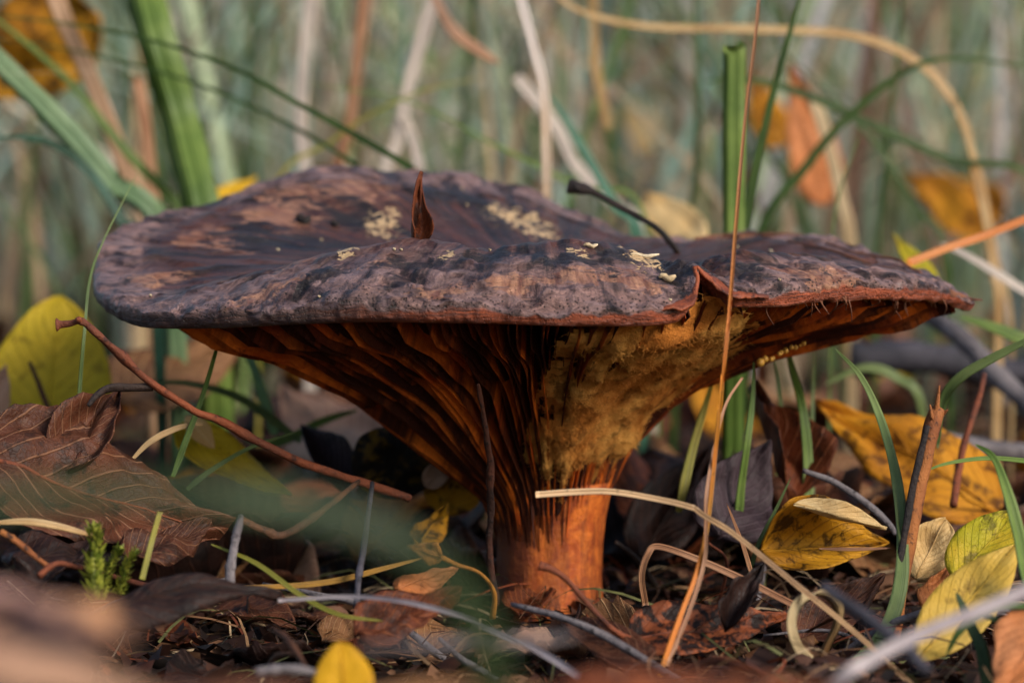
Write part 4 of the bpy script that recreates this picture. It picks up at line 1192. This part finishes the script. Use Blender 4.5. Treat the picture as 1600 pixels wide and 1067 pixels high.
# ------------------------------------------------------------------ grasses standing behind the cap
back = [
    ([(1146, 470, 55), (1146, 360, 55), (1146, 200, 55), (1147, 72, 55)], 36, G_GREEN, 'cut', .5, 'broad bright green blade cut off square at the top behind the tall orange stalk'),
    ([(1150, 440, 56), (1166, 350, 56), (1184, 250, 56), (1212, 130, 56), (1240, 30, 56), (1262, -60, 56)], 20, G_DARK, 'blade', .5, 'narrow dark green blade leaning beside the square-cut green blade'),
    ([(330, 420, 63), (312, 310, 63), (280, 180, 64), (245, 60, 64), (215, -60, 65)], 62, G_GREEN, 'cut', .4, 'very wide pale green blade behind the left shoulder of the cap'),
    ([(330, 420, 64), (300, 345, 64), (200, 240, 64), (100, 120, 64), (-30, 10, 64)], 24, G_GREEN, 'blade', .4, 'light green blade slanting down to the left shoulder of the cap'),
    ([(260, 390, 62), (170, 280, 62), (90, 190, 62), (-40, 60, 62)], 36, grass_mat('5c7a52', '7a946a', trans=.3), 'cut', .4, 'broad grey-green blade slanting beside the yellow lobed leaf'),
    ([(240, 420, 60), (190, 345, 60), (150, 280, 60), (100, 235, 60), (40, 215, 60), (-40, 220, 60)], 22, grass_mat('24402c', '3a6450', trans=.2), 'blade', .4, 'dark blue-green blade arching low at the left of the cap'),
    ([(240, 420, 66), (222, 330, 66), (180, 220, 66), (140, 120, 66), (95, 20, 66), (75, -50, 66)], 28, grass_mat('a8805c', 'c09a78', trans=.25), 'cut', .3, 'tan dry blade passing in front of the yellow lobed leaf'),
    ([(245, 400, 68), (238, 300, 68), (228, 200, 68), (215, 120, 68)], 20, G_TAN, 'cut', .3, 'brownish dry stalk standing behind the wide pale green blade'),
    ([(850, 880, 56), (800, 520, 56.5), (745, 350, 56.8), (700, 305, 57), (640, 262, 57.5), (560, 215, 58), (460, 160, 58.5), (370, 110, 59), (240, 65, 60), (90, 36, 61), (-60, 20, 62)], 15, G_DARK, 'blade', .6, 'long dark green blade sweeping down to the top of the cap'),
    ([(760, 860, 57.5), (740, 560, 58), (700, 400, 58.5), (640, 320, 59), (560, 262, 60), (460, 200, 61), (330, 140, 62), (200, 100, 63), (60, 70, 64), (-50, 60, 64)], 11, G_DARK, 'blade', .6, 'thinner dark blade running just below the long sweeping one'),
    ([(600, 320, 68), (620, 220, 68), (640, 130, 68), (662, 50, 68), (690, -50, 68)], 22, G_PALE, 'cut', .4, 'whitish dry stem leaning behind the highest part of the cap'),
    ([(656, 320, 68), (650, 240, 68), (636, 195, 68), (624, 180, 68)], 16, G_PALE, 'cut', .4, 'whitish side shoot forking from the leaning dry stem'),
    ([(854, 360, 59), (854, 290, 59), (853, 220, 59), (849, 140, 59.2), (832, 70, 59.4), (806, -30, 59.6)], 16, grass_mat('b89a7a', 'd0bca8', 'c8bcb4', trans=.25, dirt=.3, stripes=4), 'cut', .5, 'pale jointed stalk standing straight behind the middle of the cap'),
    ([(1580, 520, 66), (1555, 400, 66), (1530, 280, 66), (1490, 160, 66), (1420, 90, 66), (1320, 55, 66), (1160, 46, 66), (1010, 42, 66), (900, 15, 66), (840, -40, 66)], 14, grass_mat('b08a58', 'cfae7c', trans=.25), 'both', .3, 'long pale straw bowed in a high arch over the right of the cap'),
    ([(1180, 400, 64), (1260, 260, 64), (1340, 170, 64), (1420, 110, 64), (1500, 92, 64), (1660, 115, 64)], 18, G_DARK, 'blade', .4, 'dark green blade arching over towards the right'),
    ([(1640, 320, 65), (1480, 250, 65), (1360, 195, 65), (1260, 150, 65), (1170, 125, 65), (1100, 128, 65)], 14, G_DARK, 'both', .4, 'dark green blade drooping across the orange hanging leaf'),
    ([(1480, 420, 66), (1430, 320, 66), (1370, 230, 66), (1300, 150, 66), (1200, 60, 66)], 13, G_DARK, 'blade', .4, 'thin dark blade slanting across the bowed straw'),
    ([(1370, 440, 70), (1380, 300, 70), (1395, 150, 70), (1410, 0, 70), (1418, -60, 70)], 13, G_DARK, 'blade', .4, 'upright dark green blade behind the bowed straw'),
    ([(1330, 420, 68), (1312, 300, 68), (1292, 220, 68), (1270, 150, 68)], 20, grass_mat('b89c74', 'd0b890', trans=.25), 'cut', .3, 'pale dry blade standing beside the orange hanging leaf'),
    ([(1300, 420, 58), (1304, 340, 58), (1318, 280, 58), (1345, 210, 58)], 7, G_GREEN2, 'blade', .4, 'hair-thin green blade curving up from the torn skin of the cap'),
    ([(1000, 400, 62), (960, 320, 62), (915, 240, 62), (880, 180, 62), (860, 150, 62)], 22, grass_mat('3a6a54', '5a8a70', trans=.3), 'blade', .4, 'bluish green blade leaning beside the pale jointed stalk'),
    ([(1010, 390, 72), (960, 320, 72), (900, 260, 72), (870, 200, 72), (830, 150, 72), (805, 120, 72)], 18, G_PALE, 'cut', .3, 'whitish bent stem with a rounded top behind the pale jointed stalk'),
    ([(1700, 560, 56), (1620, 540, 56), (1560, 515, 56), (1500, 495, 56)], 22, G_GREEN, 'both', .3, 'light green blade lying beneath the thin tip of the cap'),
    ([(1700, 520, 60), (1600, 455, 60), (1520, 405, 60), (1470, 380, 60)], 14, G_PALE, 'both', .3, 'whitish straw leaning down beyond the thin tip of the cap'),
    ([(1560, 500, 62), (1552, 420, 62), (1540, 340, 62), (1520, 260, 62)], 16, G_STRAW, 'cut', .3, 'upright straw blade beyond the thin tip of the cap'),
    ([(1440, 640, 58), (1400, 590, 58), (1350, 575, 58), (1290, 600, 58)], 16, G_GREEN2, 'both', .3, 'grey-green blade arching low in the shade under the right flank'),
    ([(780, 100, 66), (740, 75, 66), (705, 45, 66), (670, -20, 66)], 20, grass_mat('8a6248', 'a87c5c', trans=.2), 'both', .3, 'brown dry blade hanging beside the leaning whitish stem'),
    ([(950, 200, 75), (930, 100, 75), (928, 0, 75), (928, -60, 75)], 14, grass_mat('a88450', 'c09a64', trans=.25), 'cut', .3, 'ochre dry stalk standing near the pale cream leaf'),
    ([(520, 330, 70), (545, 200, 70), (560, 80, 70), (575, -50, 70)], 18, G_TAN, 'cut', .3, 'tan dry stalk left of the leaning whitish stem'),
    ([(480, 330, 72), (470, 200, 72), (476, 80, 72), (490, -50, 72)], 20, G_PALE, 'cut', .3, 'faint grey dry stalk near the long sweeping blade'),
    ([(1060, 420, 70), (1085, 300, 70), (1090, 160, 70), (1085, 0, 70), (1080, -60, 70)], 16, G_DARK, 'blade', .4, 'dark upright blade behind the square-cut green blade'),
    ([(420, 330, 66), (520, 220, 66), (640, 150, 66), (760, 120, 66)], 9, G_OLIVE, 'blade', .4, 'fine olive blade crossing behind the long sweeping blade'),
    ([(1010, 350, 64), (900, 290, 64), (760, 220, 64), (640, 160, 64), (480, 130, 64)], 9, G_GREEN, 'blade', .4, 'fine green blade crossing behind the leaning whitish stem'),
]
for keys, ww, m, pf, fo, lab in back:
    # carry the lower end on down to the ground
    k0 = keys[0]
    p0 = P(*k0)
    pts = [P(*k) for k in keys]
    if p0.z > 1 and keys[0][1] > 250:
        gx = p0.x + (p0.x - pts[1].x) * .25
        pts = [Vector((gx, p0.y + .5, gz(gx, p0.y) - .1))] + pts
    tag(blade('standing_blade', None, w(ww, k0[2]), m, prof=pf, fold=fo, pts=spline(pts, 8), ragged=.12 if 'square' in lab else 0), lab, 'grass blade')

for b, t_, wp_, m, kd, up, lab in [
    ((150, 20, 74), (-60, 130, 75), 170, L_YSPOT, 'round', (.1, -1, .1), 'yellow and brown lobed leaf held up among the grass behind the cap'),
    ((1290, 320, 78), (1235, 95, 78), 95, L_PEACH, 'ovate', (.1, -1, .1), 'orange leaf hanging upright among grass behind the square-cut blade'),
    ((1560, 350, 84), (1410, 270, 86), 120, L_YBR, 'ovate', (0, -.9, .4), 'golden brown leaf lying in the grass beyond the bowed straw'),
    ((1010, 240, 125), (930, 160, 128), 110, L_CREAM, 'round', (0, -.95, .3), 'pale cream leaf caught in the grass behind the cap'),
    ((1460, 450, 58), (1395, 365, 58.5), 45, L_YGRN, 'ovate', (.2, -.9, .3), 'small yellow leaf behind the torn skin of the cap'),
    ((330, 330, 66), (400, 278, 67), 60, L_YEL, 'ovate', (0, -.8, .5), 'yellow leaf low behind the left shoulder of the cap'),
    ((1220, 230, 86), (1170, 110, 86), 70, L_YBR, 'ovate', (0, -.95, .3), 'dark yellow leaf behind the square-cut green blade'),
    ((1090, 390, 64), (1010, 300, 66), 80, L_CREAM, 'round', (0, -.9, .4), 'pale rounded leaf lying behind the bent black twig')]:
    tag(leafp('background_leaf', b, t_, wp_, m, kind=kd, up=up, ripple=.1, serr=.04), lab, 'leaf')

# ------------------------------------------------------------------ fallen leaves over the forest floor
pool = [(L_BROWN, 'dull brown'), (L_TAN, 'tan'), (L_RUST, 'rust-brown'), (L_DARK, 'blackish'), (L_PINK, 'pale pinkish'), (L_YBR, 'ochre-yellow'), (L_YEL2, 'yellow'), (L_OCHRE, 'ochre-brown')]
wts = [6, 3, 4, 6, .8, .9, .6, 1.5]
def scatter(n, dmin, dmax, spread, where, smin, smax):
    pw = wts if dmin > 50 else [5, 3, 4, 6, .5, 0, 0, 0]
    for _ in range(n):
        d = random.uniform(dmin ** .5, dmax ** .5) ** 2
        x = random.uniform(-1, 1) * (spread + d * .19)
        y = d - CAM_D
        if math.hypot(x - AX.x, y) < (1.25 if d < 50 else 2.0): continue
        m, cn = random.choices(pool, pw)[0]
        L = random.uniform(smin, smax)
        a = random.uniform(0, 6.28)
        b = Vector((x, y, gz(x, y) + random.uniform(.05, .4)))
        tilt = random.uniform(-.15, .2) if d < 48 else random.uniform(-.15, .55)
        t_ = b + Vector((math.cos(a) * L, math.sin(a) * L, L * tilt))
        upv = (random.uniform(-.4, .4), random.uniform(-.7, .2), 1)
        kd, kn = random.choice([('ovate', 'pointed'), ('ovate', 'pointed'), ('round', 'rounded'), ('willow', 'narrow')])
        cp, cr = random.uniform(-.15, .3), random.uniform(0, .6)
        st_ = 'cupped' if cp > .14 else 'curled' if cr > .4 else 'flattish'
        sz = 'large' if L > smin + (smax - smin) * .62 else 'small' if L < smin + (smax - smin) * .3 else 'middling'
        o = leaf('fallen_leaf', b, t_, L * random.uniform(.55, .85), m, kind=kd, up=upv, arch=random.uniform(-.1, .25), cup=cp,
                 curl=cr, ripple=.18, serr=.06, nu=8, nv=12, rib=d < 60)
        tag(o, f'{sz} {st_} {kn} {cn} fallen leaf lying loose {where}', 'leaf', f'{cn} leaves {where}')
scatter(34, 41.5, 48, 0, 'in front of the stem', .8, 1.9)
scatter(60, 51, 64, 1, 'just behind the stem', 2.0, 4.0)
scatter(90, 64, 120, 4, 'farther back among the grass', 2.5, 5.0)

# small twigs strewn about
for k in range(46):
    d = random.uniform(39, 75)
    x = random.uniform(-1, 1) * d * .19; y = d - CAM_D
    if math.hypot(x - AX.x, y) < 2: continue
    a = random.uniform(0, 6.28); L = random.uniform(1.5, 5)
    z = gz(x, y)
    p0 = Vector((x, y, z + .15)); p2 = p0 + Vector((math.cos(a) * L, math.sin(a) * L * .6, random.uniform(-.2, 1.4)))
    p1 = p0.lerp(p2, .5) + Vector((random.uniform(-.3, .3), 0, random.uniform(-.1, .4)))
    m, cn = random.choice([(T_DARK, 'black'), (T_BROWN, 'brown'), (T_GREY, 'grey'), (T_RED, 'reddish')])
    r = random.uniform(.025, .07)
    ln_ = 'long' if L > 3.6 else 'short' if L < 2.4 else 'middling'
    wh = 'in front of the stem' if d < 49 else 'close behind the stem' if d < 60 else 'farther back towards the grass'
    tag(twig('fallen_twig', None, (r, r, r * .6), m, pts=spline([p0, p1, p2], 5), sides=6, rough=.4), f'{ln_} {"thick" if r > .048 else "thin"} {cn} twig lying loose {wh}', 'twig', cn + ' twigs strewn in the litter')

# ------------------------------------------------------------------ crumbled litter, rootlets and the mass of grass behind
def bulk(name, V, F, mat, label, cat, cols=None):
    V = np.asarray(V, dtype=np.float64) * U
    me = bpy.data.meshes.new(name)
    me.from_pydata(V.tolist(), [], F.tolist() if hasattr(F, 'tolist') else F)
    if cols is not None:
        at = me.attributes.new('tint', 'FLOAT_VECTOR', 'POINT'); at.data.foreach_set('vector', np.asarray(cols, dtype=np.float32).ravel())
    me.polygons.foreach_set('use_smooth', [True] * len(me.polygons))
    me.materials.append(mat); me.update()
    o = bpy.data.objects.new(name, me); COL.objects.link(o)
    o['kind'] = 'stuff'; o['label'] = label; o['category'] = cat
    return o
def tint_mat(name, trans, rough=.6, nscale=3.0):
    t = NT(name)
    v = t.cm(False)
    n = t.noise(v, nscale, 4, .65)
    c = t.attr('tint', True)
    col = t.mix(t.ramp(n, .3, .7), t.vmath('MULTIPLY', c, (.65, .62, .6)), t.vmath('MULTIPLY', c, (1.2, 1.2, 1.2)))
    return t.finish(col, rough, .3, trans)
tl = tint_mat('litter', .1, .7); tg = tint_mat('grass_mass', .35, .5)

# crumbs of leaf
N = 14000
V, F, C = [], [], []
lit_cols = [rgb(h)[:3] for h in ('2c1810', '44281a', '1e100b', '5a3a26', '160d09', '3a2016', '6a4a34', '34180e')]
for k in range(N):
    d = random.uniform(36 ** .5, 110 ** .5) ** 2
    x = random.uniform(-1, 1) * (2 + d * .2); y = d - CAM_D
    if math.hypot(x - AX.x, y) < .95: continue
    z = gz(x, y) + random.uniform(0, .35)
    s_ = random.uniform(.08, .4) * random.uniform(.5, 1.2)
    q = Quaternion(Vector((random.gauss(0, 1), random.gauss(0, 1), random.gauss(0, 1))).normalized(), random.uniform(0, 1.3))
    b = len(V); nn = random.choice((4, 5, 6))
    ph = random.random() * 6
    V.append(Vector((x, y, z)) + q @ Vector((0, 0, s_ * random.uniform(-.3, .3))))
    c = random.choice(lit_cols); C.append(c)
    for i in range(nn):
        a = ph + 6.283 * i / nn
        rr = s_ * random.uniform(.5, 1.1)
        V.append(Vector((x, y, z)) + q @ Vector((math.cos(a) * rr, math.sin(a) * rr * .7, random.uniform(-.35, .35) * s_)))
        C.append(c)
        F.append((b, b + 1 + i, b + 1 + (i + 1) % nn))
bulk('leaf_crumbs', V, F, tl, 'crumbled brown leaf bits covering the dark soil', 'litter', C)
# rootlets and grass fibres
V, F, C = [], [], []
fib_cols = [rgb(h)[:3] for h in ('6a4a30', '8a6a4a', '3a2418', '7a3c20', 'a89070', '5a5a34')]
for k in range(2600):
    d = random.uniform(37 ** .5, 95 ** .5) ** 2
    x = random.uniform(-1, 1) * (1 + d * .2); y = d - CAM_D
    if math.hypot(x - AX.x, y) < 1.0: continue
    a = random.uniform(0, 6.28); L = random.uniform(.5, 2.4); wd = random.uniform(.008, .03)
    p0 = Vector((x, y, gz(x, y) + random.uniform(0, .3)))
    bend = random.uniform(-1.2, 1.2); rise = random.uniform(-.1, .7)
    c = random.choice(fib_cols)
    for i in range(6):
        f = i / 5
        aa = a + bend * f
        p = p0 + Vector((math.cos(aa) * L * f, math.sin(aa) * L * f, rise * math.sin(f * 2.6) * L * .5))
        s_ = Vector((-math.sin(aa), math.cos(aa), .6)).normalized() * wd
        V += [p - s_, p + s_]; C += [c, c]
        if i:
            b = len(V) - 4
            F.append((b, b + 1, b + 3, b + 2))
bulk('rootlets', V, F, tl, 'fine rootlets and grass fibres strewn over the litter', 'litter', C)

def grass_field(name, n, dmin, dmax, hmin, hmax, wmin, wmax, cols, label, spread=(6, .24), lean=.75, around=False):
    seg = 6
    d = rng.uniform(dmin ** .5, dmax ** .5, n) ** 2
    x = rng.uniform(-1, 1, n) * (spread[0] + d * spread[1])
    y = d - CAM_D
    if around:                                             # unseen grass added at the sides and behind the camera to block low light
        r_, a_ = rng.uniform(dmin, dmax, n), rng.uniform(0, 2 * np.pi, n)
        x, y = r_ * np.cos(a_), r_ * np.sin(a_)
        ok = (np.abs(x) > np.maximum(0, y + CAM_D) * .24 + 24) & (np.hypot(x, y + CAM_D) > 42)
        x, y = x[ok], y[ok]; n = len(x)
    z = np.array([gz(a, b) if b < 320 else max(0, 300) * .012 for a, b in zip(x, np.minimum(y, 320))]) - .1
    h = rng.uniform(hmin, hmax, n); wd = rng.uniform(wmin, wmax, n) * .5
    az = rng.uniform(0, 2 * np.pi, n); ln = np.abs(rng.normal(0, lean, n)) * h
    tw = rng.uniform(0, np.pi, n)
    ci = np.array(cols)[rng.integers(0, len(cols), n)] * rng.uniform(.45, 1.4, (n, 1))
    V = np.zeros((n, seg + 1, 2, 3)); Cc = np.repeat(ci[:, None, :], (seg + 1) * 2, 1)
    for k in range(seg + 1):
        f = k / seg
        cx = x + np.cos(az) * ln * f ** 2
        cy = y + np.sin(az) * ln * f ** 2
        cz = z + h * (f - .22 * (ln / h) * f ** 3)
        ww = wd * (1 - f) ** .6 + .01
        for s_, sg in ((0, -1), (1, 1)):
            V[:, k, s_, 0] = cx + sg * np.cos(tw) * ww
            V[:, k, s_, 1] = cy + sg * np.sin(tw) * ww
            V[:, k, s_, 2] = cz
    base = (np.arange(n) * (seg + 1) * 2)[:, None]
    q = np.concatenate([base + np.array([[2 * k, 2 * k + 1, 2 * k + 3, 2 * k + 2]]) for k in range(seg)], 0)
    return bulk(name, V.reshape(-1, 3), q, tg, label, 'grass', Cc.reshape(-1, 3))
GREENS = [rgb(h)[:3] for h in ('8aa89a', 'a6bcae', '3c4c2a', '4e6038', '7f9658', '97aa76', '6b8450', 'a3b28e', '5c7642', 'b2bc9e', '9cab92')]  # the darkest greens paint in shaded gaps between the blades
DRY = [rgb(h)[:3] for h in ('c8b496', 'b4987a', 'd8ccb8', '8a6656', 'dcd4d0', 'c4a880')]
grass_field('near_grass', 70, 78, 100, 8, 26, .12, .34, GREENS + DRY[:2], 'loose green grass growing close behind the mushroom')
grass_field('green_grass', 900, 96, 330, 16, 48, .2, .55, GREENS, 'tall green grass filling the clearing behind')
grass_field('dry_grass', 650, 92, 330, 14, 46, .2, .6, DRY, 'tall dry straw-coloured grass among the green')
grass_field('far_meadow', 4200, 330, 1100, 40, 95, .6, 1.6, GREENS + DRY, 'far meadow grass closing the view', (10, .26))
grass_field('added_shade_grass', 2600, 34, 170, 10, 28, .2, .55, GREENS + DRY[:3], 'unseen grass added round the clearing to block low sky light', around=True, lean=.5)
grass_field('arching_grass', 480, 84, 220, 10, 26, .14, .36, GREENS[:5] + DRY[:2], 'thin tangled grass arching every way behind the mushroom', lean=1.6)
